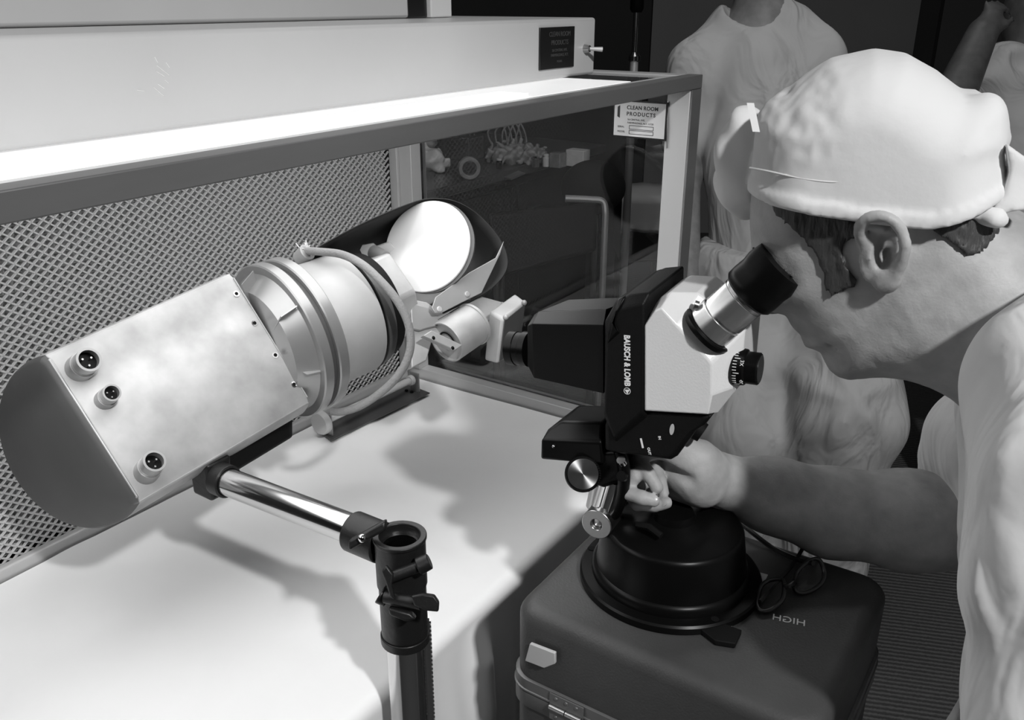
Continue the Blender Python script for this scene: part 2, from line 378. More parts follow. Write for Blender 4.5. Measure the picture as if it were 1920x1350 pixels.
for i in range(nu):
    for j in range(nz):
        if (i+j) % 2: continue
        c = B(.28+i*du/2, 1.068, .782+j*dz/2)
        for sgn in (1, -1):
            d = B(du/2*sgn, 0, dz/2); q = c+d
            if i+sgn < 0 or j+1 > nz: continue
            n = nrm(np.cross(d, W))*.00075; t = W*.0012+Z*.0006
            vs = [c-n-t, c+n-t, c+n+t, c-n+t, q-n-t, q+n-t, q+n+t, q-n+t]
            p.add(vs, [(0, 1, 5, 4), (1, 2, 6, 5), (2, 3, 7, 6), (3, 0, 4, 7)])
p.build('back_grille', M['mesh_metal'], bench, flat=True, label='grey diamond mesh back grille')
p = MB(); p.ubox(UL, 1.2135, 1.052, 1.066, ZT+.0005, .786); p.build('grille_rail', M['post_metal'], bench, .004, 3)
p = MB(); p.ubox(UL, 1.207, 1.055, 1.070, 1.330, 1.3515); p.build('grille_rail', M['post_metal'], bench, .002)

# ---------------------------------------------------------------- the sheet over the worktop
def sheet():
    uu = np.linspace(UL+.01, 1.213, 270); L1 = 1.048-.536; R = .016; drop = .50
    ss = np.concatenate([np.linspace(0, L1, 90), L1+np.linspace(0, 1, 9)[1:]*R*math.pi/2, L1+R*math.pi/2+np.linspace(0, drop, 90)[1:]])
    w1, w2, w3 = Waves(3, .16, 9, .5, (1, .35, 1)), Waves(4, .05, 8, .4, (1, .3, 1)), Waves(9, .35, 6)
    vs = []
    for s in ss:
        if s < L1: w, z, o = 1.048-s, .7695, 0
        elif s < L1+R*math.pi/2:
            t = (s-L1)/R; w, z, o = .536-R*math.sin(t), .7695-R*(1-math.cos(t)), 0
        else: o = s-L1-R*math.pi/2; w, z = .536-R, .7695-R-o
        P = np.stack([uu, np.full_like(uu, s), np.zeros_like(uu)], 1)
        g = min(1, o/.12)
        if o == 0:
            e = min(1, max(0, (s-L1+.2)/.2)); ridge = np.maximum(0, w1(P)-.35)**1.3*.0022+np.abs(w3(P))*.0012
            z = z+ridge*(.3+.7*np.exp(-((uu-.7)/.6)**2))
            wv = np.full_like(uu, w); zv = z
        else:
            P2 = np.stack([uu, np.full_like(uu, s*.18), np.zeros_like(uu)], 1)
            fold = .010*g*(.5+.5*w1(P2*1.6))+.004*g*w2(P2)
            k = np.exp(-((uu-(.705-.10*o))/.022)**2)*.030*min(1, o/.05) + np.exp(-((uu-(.60+.02*o))/.06)**2)*(-.004)*g
            k2 = np.exp(-((uu-(.93-.25*o))/.05)**2)*.016*g
            fl = np.clip((uu-.655-.12*max(0, .12-o))/.09, 0, 1); fl = fl*fl*(3-2*fl)*np.clip((1.22-uu)/.12, 0, 1); oo = min(1, o/.13); fl = fl*0.0
            k2 = k2*.4+fl
            pole = np.exp(-((uu-.538)/.04)**2)
            wv = w-np.clip(fold*(1-.4*np.clip(fl/.05, 0, 1))+k*.6+k2, -.004, .088)*(1-pole)+.0045*pole*g; zv = np.full_like(uu, z)
        vs += [B(u, a, b) for u, a, b in zip(uu, wv, np.broadcast_to(zv, uu.shape))]
    n = len(uu); p = MB(); p.add(vs, [(j*n+i, j*n+i+1, (j+1)*n+i+1, (j+1)*n+i) for j in range(len(ss)-1) for i in range(n-1)])
    o = p.build('table_sheet', M['cloth'], ang=180, label='white cotton sheet spread over the bench worktop and hanging down its front', cat='sheet')
    return o
sheet()
# ---------------------------------------------------------------- the optical instrument
M['alu'] = mat('brushed_aluminium', .39, .5, .3, bump=.04, bscale=120, var=.22, vscale=24)
M['alu_turned'] = mat('turned_aluminium', .36, .34, .6, var=.08, vscale=14)
M['alu_dull'] = mat('dull_aluminium', .40, .45, .5, var=.1, vscale=20)
M['end_cap'] = mat('end_cap_metal', .085, .5, .25, bump=.05, bscale=200, var=.12, vscale=9)  # dark tone puts the end cap's shade into its colour; dark rings share it
M['anodised'] = mat('anodised_cylinder', .40, .55, .15, bump=.05, bscale=300, var=.1, vscale=16)
M['cast_metal'] = mat('cast_metal', .42, .5, .3, bump=.12, bscale=90, var=.15, vscale=25)
M['mirror_white'] = mat('white_mirror', .62, .12, 0., spec=.6)
M['shroud_in'] = mat('shroud_black', .012, .7)
M['braid'] = mat('braided_sleeve', .25, .8, bump=.5, bscale=420, stretch=(1, 1, 1))
RI = np.array([[0.6465963217506936, 0.5112406493546962, 0.566167991982823], [0.7444354370561528, -0.260875177730552, -0.6146218526045651], [0.16652049949927558, -0.818887745720646, 0.549266586599868]])
CI = A(-0.35197685660022876, 0.8859990918142734, 1.0669931378023536)
def I(x, y, z): return CI+RI@A(x, y, z)
def IP(px, py, zl): return atp(px, py, I(0, 0, zl), RI[:, 2])
def loc(p): return RI.T@(np.asarray(p)-CI)
IA, IS, IN = RI[:, 0], RI[:, 1], RI[:, 2]
AX = -.037
inst = thing('optical_instrument', I(0, 0, -.12), 'metal scanning optical instrument with flat plate, turned flanges and white oval mirror', 'optical instrument')
HX, HY, RB = .1094, .087, .0945
def dsec(x, skew=0., sh=0.):               # D section: flat towards +z, round behind
    t0 = math.atan2(-AX, HY-.006)
    pts = [I(x+skew*0, -HY+.006, 0), I(x, HY-.006, 0)]
    n = 40; r = RB-sh; out = []
    e = .006
    out += [(-HY+e+sh, -sh), (HY-e-sh, -sh), (HY-sh-.001, -e*.5-sh)]
    a0 = math.asin((-e*.5-AX)/RB)
    for k in range(n+1):
        a = a0-(math.pi+2*a0)*k/n; out.append((r*math.cos(a), AX+r*math.sin(a)))
    out.append((-HY+sh+.001, -e*.5-sh))
    return [I(x-skew*max(0, -z)/.13, y, z) for y, z in out]
MB().loft([dsec(-HX, .055), dsec(HX)]).build('housing', M['alu'], inst, .0015, 2, 40, label='brushed aluminium D-shaped housing')
def capring(k):                            # slightly domed oblique end
    base = dsec(-HX, .055); c = sum(base)/len(base); return [c+(p-c)*k for p in base], c
rings = []
for k, o in ((1.0, .0), (.985, .004), (.955, .0065), (.8, .0095), (.5, .0125), (.2, .014), (.02, .0143)):
    r, c = capring(k); rings.append([p-IA*o for p in r])
MB().loft(rings).build('end_cap', M['end_cap'], inst, ang=30, label='domed end cap, its shaded side coloured dark grey')
MB().box(I(-HX-.0005, 0, -.0045), IA*.002, IS*(HY-.004), IN*.0045).build('edge_bead', M['alu_dull'], inst, .0018, 3)
for bx_, by_, px, py, r in ((150, 690, 167, 674, .0125), (196, 750, 210, 736, .0090), (275, 884, 290, 864, .0115)):
    b = IP(bx_, by_, 0); h = .027; d = nrm(IN*h+IP(px, py, h)-IP(bx_, by_, h)+IA*.0); top = IP(px, py, h); d = nrm(top-b); L_ = np.linalg.norm(top-b)
    q = MB(); q.cyl(b-d*.004, b+d*L_*.45, r*1.16, r*1.10); q.cyl(b+d*L_*.45, b+d*L_*.55, r*1.02, r*1.02); q.pipe(b+d*L_*.5, top, r, r*.8)
    c = q.build('socket', M['alu_turned'], inst, ang=40)
    MB().cyl(b+d*L_*.56, b+d*L_*.72, r*.79, r*.79).build('plug', M['black_gloss'], c)
    e = nrm(np.cross(d, IS)); f = np.cross(d, e)
    s = MB(); [s.cyl(b+d*L_*.72+(e*math.cos(a)+f*math.sin(a))*r*.4, b+d*L_*.86+(e*math.cos(a)+f*math.sin(a))*r*.4, r*.09, r*.09, 8) for a in (0.3, 2.4, 4.5)]
    s.build('pin', M['steel'], c, flat=True)
for px, py in ((443, 551), (477, 606), (516, 666), (551, 721)):
    b = IP(px, py, .0); q = MB(); q.pipe(b, b+IN*.0009, .0036, .0022, 18); s = q.build('screw', M['chrome'], inst); MB().cyl(b-IN*.0002, b+IN*.0004, .0022, .0022, 14).build('recess', M['black_matt'], s)
MB().box(I(HX-.001, 0, .0006), IA*.0007, IS*(HY-.006), IN*.0008).build('plate_edge', M['alu_dull'], inst)
# turned adapter between housing and flanges
IA2 = nrm(IA+.085*IS)
def IC(x): return I(x, .004+.085*(x-.12), AX)
def ring(x0, x1, r0, r1=None, ri=None, n=72):
    q = MB(); o = IC(x0)
    if ri is None: return q.lathe(o, IA2, [(r0, 0), (r1 or r0, x1-x0)], n)
    return q.pipe(o, IC(x1), r0, ri, n)
ring(HX+.0005, .131, .072, .088).build('cone_adapter', M['alu_turned'], inst)
for a in (-76, 48, 100, 150, 200, 255):
    t = math.radians(a); d = IS*math.cos(t)+IN*math.sin(t); c = IC(.1100)
    e = nrm(np.cross(d, IA))*.0012
    q = [c+d*.050+IA*.0005, c+d*.0840+IA*.0005, c+d*.0935+IA*.0198, c+d*.066+IA*.0198]
    MB().prism([p-e*.6 for p in q], 1.2*e).build('gusset', M['alu_dull'], inst, flat=True)
q = MB(); q.lathe(IC(.1300), IA2, [(.070, .004), (.090, 0), (.0970, 0), (.0985, .0015), (.0985, .0125), (.0970, .014), (.07, .014)], 90); q.build('flange', M['alu_turned'], inst, ang=30)
ring(.1441, .1520, .091).build('spacer', M['end_cap'], inst)
q = MB(); q.lathe(IC(.1522), IA2, [(.07, 0), (.0965, 0), (.098, .0015), (.098, .013), (.0965, .0145), (.07, .0145)], 90); q.build('flange', M['alu_turned'], inst, ang=30)
MB().lathe(IC(.1668), IA2, [(.07, 0), (.0795, 0), (.080, .001), (.080, .070), (.079, .0705), (.07, .0705)], 90).build('barrel', M['anodised'], inst, ang=30, label='pale grey barrel')
ring(.2375, .2410, .0775).build('seam_ring', M['black_matt'], inst)
ring(.2411, .2560, .0800, .077).build('end_ring', M['end_cap'], inst)
ring(.2561, .2740, .0745, .071).build('inner_ring', M['black_matt'], inst)
# stamped characters round the second flange
q = MB()
for k, ch in enumerate('211-RIA2'):
    t = math.radians(62-k*6.2); d = IS*math.cos(math.pi/2+math.radians(-30)+k*.062-.1)*0
# fork, mirror and shroud
def box_i(x, y, z, hx, hy, hz): return (I(x, y, z), IA*hx, IS*hy, IN*hz)
MB().loft([[I(.2750, y+.012, z) for y, z in ((-.065, -.08), (.066, -.08), (.066, -.012), (.02, .02), (-.04, .012))], [I(.315, y+.012, z) for y, z in ((-.06, -.08), (.062, -.08), (.064, -.016), (.02, .012), (-.04, .006))]]).build('front_casting', M['cast_metal'], inst, .004)
D0 = atd(801, 461, 1.20)
# camera axes
CXv, CYv, CZv = A(1, 0, 0), A(0, ST, CT), A(0, CT, -ST)   # right, up, forward: rows below
CUP = A(0, ST, CT); CFW = A(0, CT, -ST); CR = A(1, 0, 0)
mn = nrm(CR*-.22+CUP*.22-CFW*.95)
mu = nrm(np.cross(mn, np.cross(nrm(CUP+CR*.12), mn))); mr = np.cross(mu, mn)
def oval(c, ru, rr, n=72): return [c+mu*ru*math.sin(2*math.pi*k/n)+mr*rr*math.cos(2*math.pi*k/n) for k in range(n)]
RU, RR = .0655, .0600
MB().loft([oval(D0-mn*.003, RU, RR), oval(D0-mn*.001, RU, RR), oval(D0, RU*.985, RR*.985)]).build('scan_mirror', M['mirror_white'], inst, ang=30, label='brilliant white oval scan mirror')
sh = -CUP*.016-CR*.010-mn*.012
MB().loft([oval(D0-mn*.0032, RU*.995, RR*.995), oval(D0-mn*.0032+sh, RU*.97, RR*.97), oval(D0-mn*.0032+sh*2.6-mn*.02, RU*.70, RR*.72), oval(D0-mn*.07-CR*.034-CUP*.040, RU*.45, RR*.5)]).build('mirror_mount', M['alu'], inst, ang=30)
q = MB(); rr_ = oval(D0-mn*.0035, RU*1.01, RR*1.02); q.loft([[p+mr*.004 for p in rr_], [p+mr*.004-mn*.004 for p in rr_]]); q.build('mirror_cell', M['end_cap'], inst)
cs = loc(D0)
UC = spline([(-.160, -.058), (-.08, -.063), (.0, -.062), (.045, -.056), (.085, -.036), (.110, .0), (.119, .045), (.104, .078), (.060, .093), (.0, .094), (-.05, .094)], 8)
zr, zb = .002, -.058
def tub(x, y, z, k=1.): return I(cs[0]+x*k, cs[1]+(y-.015)*k+.015, cs[2]+z)
q = MB(); rows = []
for z, k in ((zr, 1.0), (-.015, .97), (-.035, .92), (-.050, .85), (zb, .74)): rows.append([tub(p[0]+(.01*(1-k)), p[1], z, k) for p in UC])
n = len(UC); q.add([p for r in rows for p in r], [(i*n+j, i*n+j+1, (i+1)*n+j+1, (i+1)*n+j) for i in range(4) for j in range(n-1)])
k0 = 4*n; q.f.append(tuple(range(k0, k0+n)))
q.build('shroud', M['shroud_in'], inst, ang=80, solid=.0014, label='black scoop-shaped sheet shroud')
# side strap riveted along the shroud
zl = cs[2]+.018
sp = [IP(*c, zl) for c in ((810, 577), (817, 557), (880, 511), (930, 483), (945, 452), (938, 476), (903, 549), (868, 566), (829, 586), (816, 587))]
MB().prism(sp, -IN*.0022).build('side_strap', M['alu_dull'], inst, .0006)
for c in ((824, 580), (876, 552)):
    b = IP(*c, zl+.0002); MB().lathe(b, IN, [(.0042, 0), (.0042, .0008), (.003, .0018), (.0004, .002)], 16).build('rivet', M['cast_metal'], inst)
# base frame below the mirror, motor and rectangular block
zl = cs[2]-.004
fr = [IP(*c, zl) for c in ((768, 560), (800, 566), (832, 588), (872, 569), (905, 556), (942, 566), (930, 600), (900, 605), (846, 618), (810, 640), (800, 676), (772, 690))]
MB().prism(fr, -IN*.018).build('mount_frame', M['cast_metal'], inst, .0015)
p2 = [IP(*c, zl+.006) for c in ((770, 566), (806, 578), (822, 592), (868, 578), (840, 606), (800, 616), (788, 620), (772, 616))]
MB().prism(p2, -IN*.006).build('curved_plate', M['alu_dull'], inst, .0015)
zm = cs[2]+.002
m0, m1 = IP(836, 642, zm), IP(888, 607, zm); md = nrm(m1-m0)
q = MB(); q.lathe(m0, m1-m0, [(.019, .004), (.0268, .004), (.0268, 0), (.0285, 0), (.029, .001), (.029, np.linalg.norm(m1-m0)*.93), (.0305, np.linalg.norm(m1-m0)*.93), (.0305, np.linalg.norm(m1-m0))], 48)
mo = q.build('motor', M['cast_metal'], inst, ang=30, label='small grey drum motor')
MB().cyl(m0+md*.0045, m0+md*.002, .009, .009).build('boss', M['alu'], mo)
MB().lathe(m0+md*.003, -md, [(.012, 0), (.0145, .0004), (.012, .0008)], 30, caps=False).build('dark_groove', M['black_matt'], mo)
mb = nrm(np.cross(md, CFW)); mc = np.cross(mb, md)
fa = [m0-md*.0052+mb*a+mc*b for a, b in ((-.026, .006), (.027, .006), (.027, -.008), (-.004, -.020), (-.026, -.010))]
MB().box(IP(828, 640, zm+.022), nrm(IP(858, 664, zm)-IP(798, 636, zm))*.024, md*.0075, IN*.0045).build('motor_bracket', M['cast_metal'], inst, .001)
for c in ((812, 634), (848, 653)):
    b = IP(*c, zm+.0262); MB().lathe(b, IN, [(.0026, 0), (.0026, .0012), (.0004, .0016)], 12).build('bolt', M['chrome'], inst)
# rectangular block
f0 = atd(916, 590, 1.215); 
bl = [atd(*c, d) for c, d in (((917, 583), 1.20), ((966, 549), 1.24), ((962, 640), 1.26), ((907, 676), 1.215))]
bv = nrm(np.cross(bl[1]-bl[0], bl[3]-bl[0])); bv = bv if np.dot(bv, CFW) > 0 else -bv
bi = [atd(*c, d) for c, d in (((943, 598), 1.185), ((986, 564), 1.215), ((975, 655), 1.23), ((933, 683), 1.195))]
MB().loft([bl, bi]).build('square_block', M['cast_metal'], inst, .004, 3, label='square grey end block')
e1 = (bi[1]+bi[0])/2; pl = [p+(sum(bi)/4-p)*.10 for p in bi]; nb = nrm(np.cross(bi[1]-bi[0], bi[3]-bi[0])); nb = nb if np.dot(nb, CFW) < 0 else -nb
MB().prism([p+nb*.0002 for p in pl], nb*.0012).build('block_face', M['end_cap'], inst, .0008)
for k in (0, 1):
    MB().ball(bi[k]*.9+bi[1-k]*.1+nb*.001, .0038, 12, 8).build('bolt', M['alu'], inst)
MB().prism([IP(*c, zl-.01) for c in ((880, 560), (945, 566), (935, 600), (890, 610))], -IN*.012).build('rear_arm', M['cast_metal'], inst, .001)
# little pivot tube left of the mirror
a, b = atd(700, 472, 1.20), atd(722, 484, 1.185); MB().pipe(a, b, .0095, .0045).build('pivot_tube', M['alu_dull'], inst)
MB().prism([atd(*c, 1.205) for c in ((640, 466), (700, 455), (716, 470), (700, 496), (670, 500), (640, 480))], CFW*.02).build('left_bracket', M['alu_dull'], inst, .001)
MB().prism([atd(*c, 1.21) for c in ((700, 462), (730, 452), (748, 470), (742, 520), (712, 515))], CFW*.03).build('yoke_arm', M['cast_metal'], inst, .002)
# braided cable looping round the barrel
cab = [((577, 471), 1.105), ((600, 472), 1.085), ((640, 477), 1.07), ((678, 495), 1.06), ((712, 525), 1.055), ((742, 560), 1.055), ((764, 602), 1.06), ((770, 645), 1.065), ((760, 682), 1.07), ((738, 714), 1.075), ((706, 742), 1.08), ((672, 763), 1.082), ((640, 772), 1.085), ((622, 771), 1.088)]
MB().tube(spline([atd(*c, d) for c, d in cab], 8), .0050, 12).build('braided_cable', M['braid'], inst, label='grey braided cable loop')
a = atd(577, 472, 1.105); MB().cyl(a, atd(561, 486, 1.115), .011, .010, 16).build('cable_gland', M['alu'], inst, .001)
q = MB()
for k in range(26):
    t = rng.uniform(0, 6.28); d = nrm(CR*-.6+CUP*.55+rng.normal(size=3)*.55); s = atd(581, 471, 1.113)+rng.normal(size=3)*.003
    q.tube([s, s+d*rng.uniform(.006, .013)], .0007, 5)
q.build('frayed_end', M['white_ink'], inst, flat=True, kind='stuff')
q = MB()
for k in range(3): q.tube([atd(640+4*k, 775, 1.082), atd(629+4*k, 790, 1.085)], .002, 6)
# ---------------------------------------------------------------- stand carrying the instrument
M['black_iron'] = mat('black_iron', .016, .42, .3, bump=.2, bscale=160)
M['dark_chrome'] = mat('dark_chrome', .62, .13, 1.)
J = A(-.1069, .7178, .958)
stand = thing('support_stand', A(J[0], J[1], 0), 'chrome pole stand with black clamps and a side arm holding the instrument', 'support stand')
PR = .0195
MB().lathe(A(J[0], J[1], 0), Z, [(.075, 0), (.075, .012), (.04, .022), (.03, .05)], 40).build('foot', M['black_iron'], stand)
MB().pipe(A(J[0], J[1], .0505), A(J[0], J[1], .968), PR, PR*.86, 40).build('pole', M['dark_chrome'], stand, label='chrome upright pole')
right = nrm(np.cross(A(J[0], J[1], 0), Z)); toc = nrm(A(-J[0], -J[1], 0))
q = MB(); rk = right*(PR+.002)-toc*.004
q.box(A(J[0], J[1], .48)+rk, right*.003, toc*.005, Z*.40)
for k in range(150): q.box(A(J[0], J[1], .085+k*.0053)+rk+right*.0036, right*.0011, toc*.005, Z*.0014)
q.build('rack', M['steel'], stand, flat=True)
A0 = J+A(-.018, .012, .006); A1 = atz(424, 902, J[2]+.006); ad = nrm(A1-A0)
MB().cyl(A0, A1, .0152).build('arm', M['dark_chrome'], stand, label='chrome side arm tube')
q = MB(); q.pipe(J+Z*-.034, J+Z*.020, .0245, PR+.0002, 36); q.pipe(J+Z*.017, J+Z*.021, .0258, .0196, 36)
q.build('clamp_collar', M['black_iron'], stand, .0008)
MB().pipe(J+ad*.021+Z*.004, J+ad*.060+Z*.005, .0205, .0156, 32).build('arm_socket', M['black_iron'], stand, .0015)
q = MB(); q.pipe(J+Z*-.092, J+Z*-.0345, .0232, PR+.0002, 36); q.pipe(J+Z*-.102, J+Z*-.0925, .0245, PR+.0002, 36); q.build('clamp_collar', M['black_iron'], stand, .0008)
def at(px, py, d=.83): return atd(px, py, d)
# wing nuts and bolts
def wing(name, pts, d, th):
    w = [atd(*c, d) for c in pts]; MB().prism(w, CFW*th).build(name, M['black_iron'], stand, .0015)
wing('wing_nut', ((715, 1072), (724, 1060), (738, 1078), (734, 1096), (741, 1126), (731, 1120), (722, 1090)), .812, .006)
MB().cyl(at(733, 1082, .822), at(795, 1058, .825), .0055, None, 14).build('clamp_bolt', M['black_iron'], stand)
MB().cyl(at(784, 1062, .823), at(806, 1052, .823), .0088, .0075, 16).build('bolt_head', M['black_iron'], stand, .001)
wing('wing_nut', ((770, 1118), (792, 1114), (814, 1117), (823, 1130), (822, 1148), (800, 1146), (776, 1136)), .806, .007)
MB().cyl(at(712, 1114, .835), at(728, 1124, .835), .009, .008, 16).build('bolt_head', M['black_iron'], stand, .001)
MB().cyl(at(722, 1119, .825), at(790, 1132, .815), .006, None, 14).build('clamp_bolt', M['black_iron'], stand)
MB().box(at(690, 1002, .832), nrm(at(712, 990)-at(672, 1012))*.020, CUP*.005, CFW*.006).build('clamp_lug', M['black_iron'], stand, .0025)
MB().ball(at(679, 1009, .823), .0042, 12, 8).build('lug_screw', M['chrome'], stand)
MB().prism([at(*c, .818) for c in ((728, 1140), (770, 1150), (780, 1162), (760, 1166), (730, 1154))], CFW*.012).build('clamp_lip', M['black_iron'], stand, .002)
# far end clamp and the bar to the instrument
K = A1
q = MB(); q.pipe(K-ad*.004, K+ad*.012, .0185, .0154, 32); q.build('end_collar', M['black_iron'], stand, .001)
MB().loft([[K+ad*.0125+Z*a+IA*b for a, b in ((-.024, -.012), (-.026, .014), (.018, .020), (.022, -.012))], [K+ad*.043+Z*a+IA*b for a, b in ((-.022, -.012), (-.024, .012), (.018, .018), (.020, -.012))]]).build('end_clamp', M['black_iron'], stand, .004, 3)
c0, c1 = atd(414, 880, .985), atd(545, 803, 1.115); bd = nrm(c1-c0)
MB().box((c0+c1)/2, bd*np.linalg.norm(c1-c0)/2, CUP*.012, CFW*.010).build('carrier_bar', M['black_matt'], stand, .002, label='black carrier bar under the instrument')
# ---------------------------------------------------------------- roller rest on the sheet
tz = ZT+.0105
rest = thing('roller_rest', atz(700, 770, ZT+.005), 'small grey metal rest with a white roller lying on the sheet', 'roller rest')
pl = [atz(*c, tz) for c in ((622, 827), (806, 738), (766, 722), (588, 801))]
MB().prism(pl, Z*.002).build('base_plate', M['end_cap'], rest, .0004)
r0, r1 = atz(607, 791, tz+.028), atz(768, 714, tz+.028); rd = nrm(r1-r0)
MB().cyl(r0, r1, .0062, None, 20).build('roller_rod', M['white_paint'], rest)
MB().lathe(r0-rd*.012, rd, [(.004, 0), (.0185, .001), (.020, .004), (.020, .012), (.018, .014)], 32).build('wheel', M['sign_white'], rest, label='white end wheel')
MB().lathe(r1-rd*.002, rd, [(.009, 0), (.0095, .003), (.0095, .008), (.008, .010)], 20).build('wheel', M['white_paint'], rest)
for c, s in ((r0+rd*.008, 1), (r1+rd*.014, 1)):
    zc = c[2]-tz-.0021; MB().box(c-Z*(zc/2-.006), rd*.0012, nrm(np.cross(rd, Z))*.011, Z*(zc/2+.006)).build('bracket', M['alu_dull'], rest, .0006)
for c in ((762, 733), (772, 736)):
    b = atz(*c, tz+.0022); MB().cyl(b, b+Z*.002, .0032, None, 12).build('screw', M['black_matt'], rest)
# ---------------------------------------------------------------- equipment case under the microscope
M['case_paint'] = mat('olive_case_paint', .050, .5, bump=.18, bscale=420, var=.18, vscale=14)
M['case_trim'] = mat('case_trim', .16, .42, .4, var=.1, vscale=20)
ZCS = .873
case = thing('equipment_case', B(.77, .25, 0), 'dark painted metal equipment case with rounded corners carrying the microscope', 'equipment case')
cu0, cu1, cw0, cw1 = .622, .892, .098, .421
def rrect(z, ins, r=.028, n=8):
    out = []
    for (u, w, a) in ((cu1-ins-r, cw1-ins-r, 0), (cu0+ins+r, cw1-ins-r, 90), (cu0+ins+r, cw0+ins+r, 180), (cu1-ins-r, cw0+ins+r, 270)):
        for k in range(n+1):
            t = math.radians(a+90*k/n); out.append(B(u+r*math.cos(t), w+r*math.sin(t), z))
    return out
zs = .772                                   # seam of the lid
MB().loft([rrect(0, .002), rrect(zs-.0215, .002)]).build('case_body', M['case_paint'], case, ang=40)
rl = .016
lid = [rrect(zs+.0165, .002)]
for k in range(0, 9):
    t = math.pi/2*k/8; lid.append(rrect(ZCS-rl+rl*math.sin(t), .002+rl*(1-math.cos(t)), max(.006, .028-rl*.5*(1-math.cos(t)))))
MB().loft(lid).build('lid', M['case_paint'], case, ang=60)
MB().loft([rrect(zs-.021, 0), rrect(zs-.0195, -.0012), rrect(zs-.0012, -.0012), rrect(zs-.0005, 0)]).build('trim_band', M['case_trim'], case, ang=50, label='lighter metal edge band')
MB().loft([rrect(zs+.0005, 0), rrect(zs+.0012, -.0022), rrect(zs+.003, -.0022), rrect(zs+.0035, -.001), rrect(zs+.0155, -.001), rrect(zs+.016, .0005)]).build('trim_band', M['case_trim'], case, ang=50, label='lighter metal edge band')
# hinge on the near face (normal -U)
def cf(w, z, o=0): return B(cu0-.0015-o, w, z)
hg = MB().box(cf(.346, zs-.001, .0012), U*.0008, W*.020, Z*.017).build('hinge', M['case_trim'], case, .0005)
MB().cyl(cf(.3645, zs, .0035), cf(.3465, zs, .0035), .0030, None, 14).build('hinge_barrel', M['steel'], hg)
MB().cyl(cf(.3455, zs, .0035), cf(.3275, zs, .0035), .0030, None, 14).build('hinge_barrel', M['steel'], hg)
for w, z in ((.358, .0115), (.346, .0115), (.334, .0115), (.358, -.0125), (.346, -.0125), (.334, -.0125)):
    MB().lathe(cf(w, zs+z, .002), -U, [(.0022, 0), (.0018, .0010), (.0004, .0014)], 10).build('rivet', M['case_trim'], hg)
w0 = [atp(*c, B(cu0-.002, 0, 0), U) for c in ((997, 1203), (1044, 1221), (1044, 1241), (1024, 1249), (988, 1235))]
MB().prism(w0, -U*.004).build('corner_pad', M['sign_white'], case, .0008, label='small white pad')
q = atz(1480, 1165, ZCS); lr = atz(1448, 1158, ZCS)-atz(1506, 1170, ZCS)
h1 = text('HIGH', atz(1479, 1163, ZCS+.0004), nrm(atz(1448, 1158, ZCS)-atz(1506, 1170, ZCS)), -np.cross(nrm(atz(1448, 1158, ZCS)-atz(1506, 1170, ZCS)), -Z), .0135, M['white_ink'], case)
for v in h1.data.vertices: pass
# ---------------------------------------------------------------- stereo microscope
M['eyepiece'] = mat('eyepiece_metal', .72, .24, .9)
M['scope_white'] = mat('cream_enamel', .78, .3, bump=.12, bscale=500, coat=.2)
PS = math.radians(28); E1 = A(math.cos(PS), -math.sin(PS), 0); E2 = A(math.sin(PS), math.cos(PS), 0)
OM = atd(1175, 690, .825); TM = .115
def mp(px, py, off=0.): return atp(px, py, OM+E2*off, E2)
mic = thing('stereo_microscope', atz(1255, 1080, ZCS+.0005), 'black and white stereo microscope aimed sideways on a round black base', 'microscope')
MC = mic
def slab(name, near, m, off0=0., off1=TM, inset=0., parent=None, bevel=.002, seg=3, label=None, ctr=None):
    a = [mp(*c, off0) for c in near]; q = MB()
    if inset:
        c = sum(a)/len(a); sm = [p+(c-p)*inset/np.linalg.norm(p-c) for p in a]
        q.loft([sm]+[[p+E2*inset*.8 for p in a]]+[[p+E2*(off1-off0-inset*.8) for p in a]]+[[p+E2*(off1-off0) for p in sm]])
    else: q.prism(a, E2*(off1-off0))
    return q.build(name, m, parent or mic, bevel, seg, 25, label=label)
# column: the black plate carrying maker's name
slab('column', [(1128, 606), (1150, 566), (1176, 556), (1212, 553), (1212, 790), (1150, 838), (1128, 790)], M['black_crinkle'], 0, TM, .010)
slab('collar_band', [(1131, 602), (1152, 565), (1166, 560), (1168, 600), (1168, 640), (1132, 660)], M['black_gloss'], -.0015, TM+.0015, .010)
# white head: near face inset, bevelled towards the eyepieces
o2 = .028
outer = [mp(*c, o2) for c in ((1212, 771), (1345, 775), (1388, 722), (1397, 620), (1393, 612), (1308, 549), (1258, 547), (1240, 556), (1213, 590))]
near = [mp(*c, 0) for c in ((1209, 770), (1328, 777), (1334, 740), (1334, 684), (1331, 678), (1270, 612), (1240, 577), (1228, 582), (1209, 611))]
far = [p+E2*TM for p in near]; outer2 = [p+E2*(TM-2*o2) for p in outer]
MB().loft([near, outer, outer2, far]).build('head', M['scope_white'], mic, .0022, 3, 12, label='cream white binocular head')
# nose housing, tapering to the left
def sec(c0, oo, tt, k=.016):
    pts = [mp(*c, oo) for c in c0]; return pts
n0 = [mp(*c, .010) for c in ((1129, 736), (1128, 612))]+[mp(1136, 582, .034), mp(1136, 582, TM-.034)]
r_right = [mp(1132, 738, .008), mp(1132, 610, .008), mp(1137, 580, .034), mp(1137, 580, TM-.034), mp(1132, 610, .008)+E2*(TM-.016), mp(1132, 738, .008)+E2*(TM-.016)]
r_mid = [mp(1003, 708, .012), mp(1003, 700, .012), ]
r_left = [mp(989, 685, .018), mp(989, 611, .018), mp(1002, 590, .040), mp(1002, 590, TM-.040), mp(989, 611, .018)+E2*(TM-.036), mp(989, 685, .018)+E2*(TM-.036)]
r_l2 = [mp(1001, 709, .014), mp(998, 607, .014), mp(1010, 584, .036), mp(1010, 584, TM-.036), mp(998, 607, .014)+E2*(TM-.028), mp(1001, 709, .014)+E2*(TM-.028)]
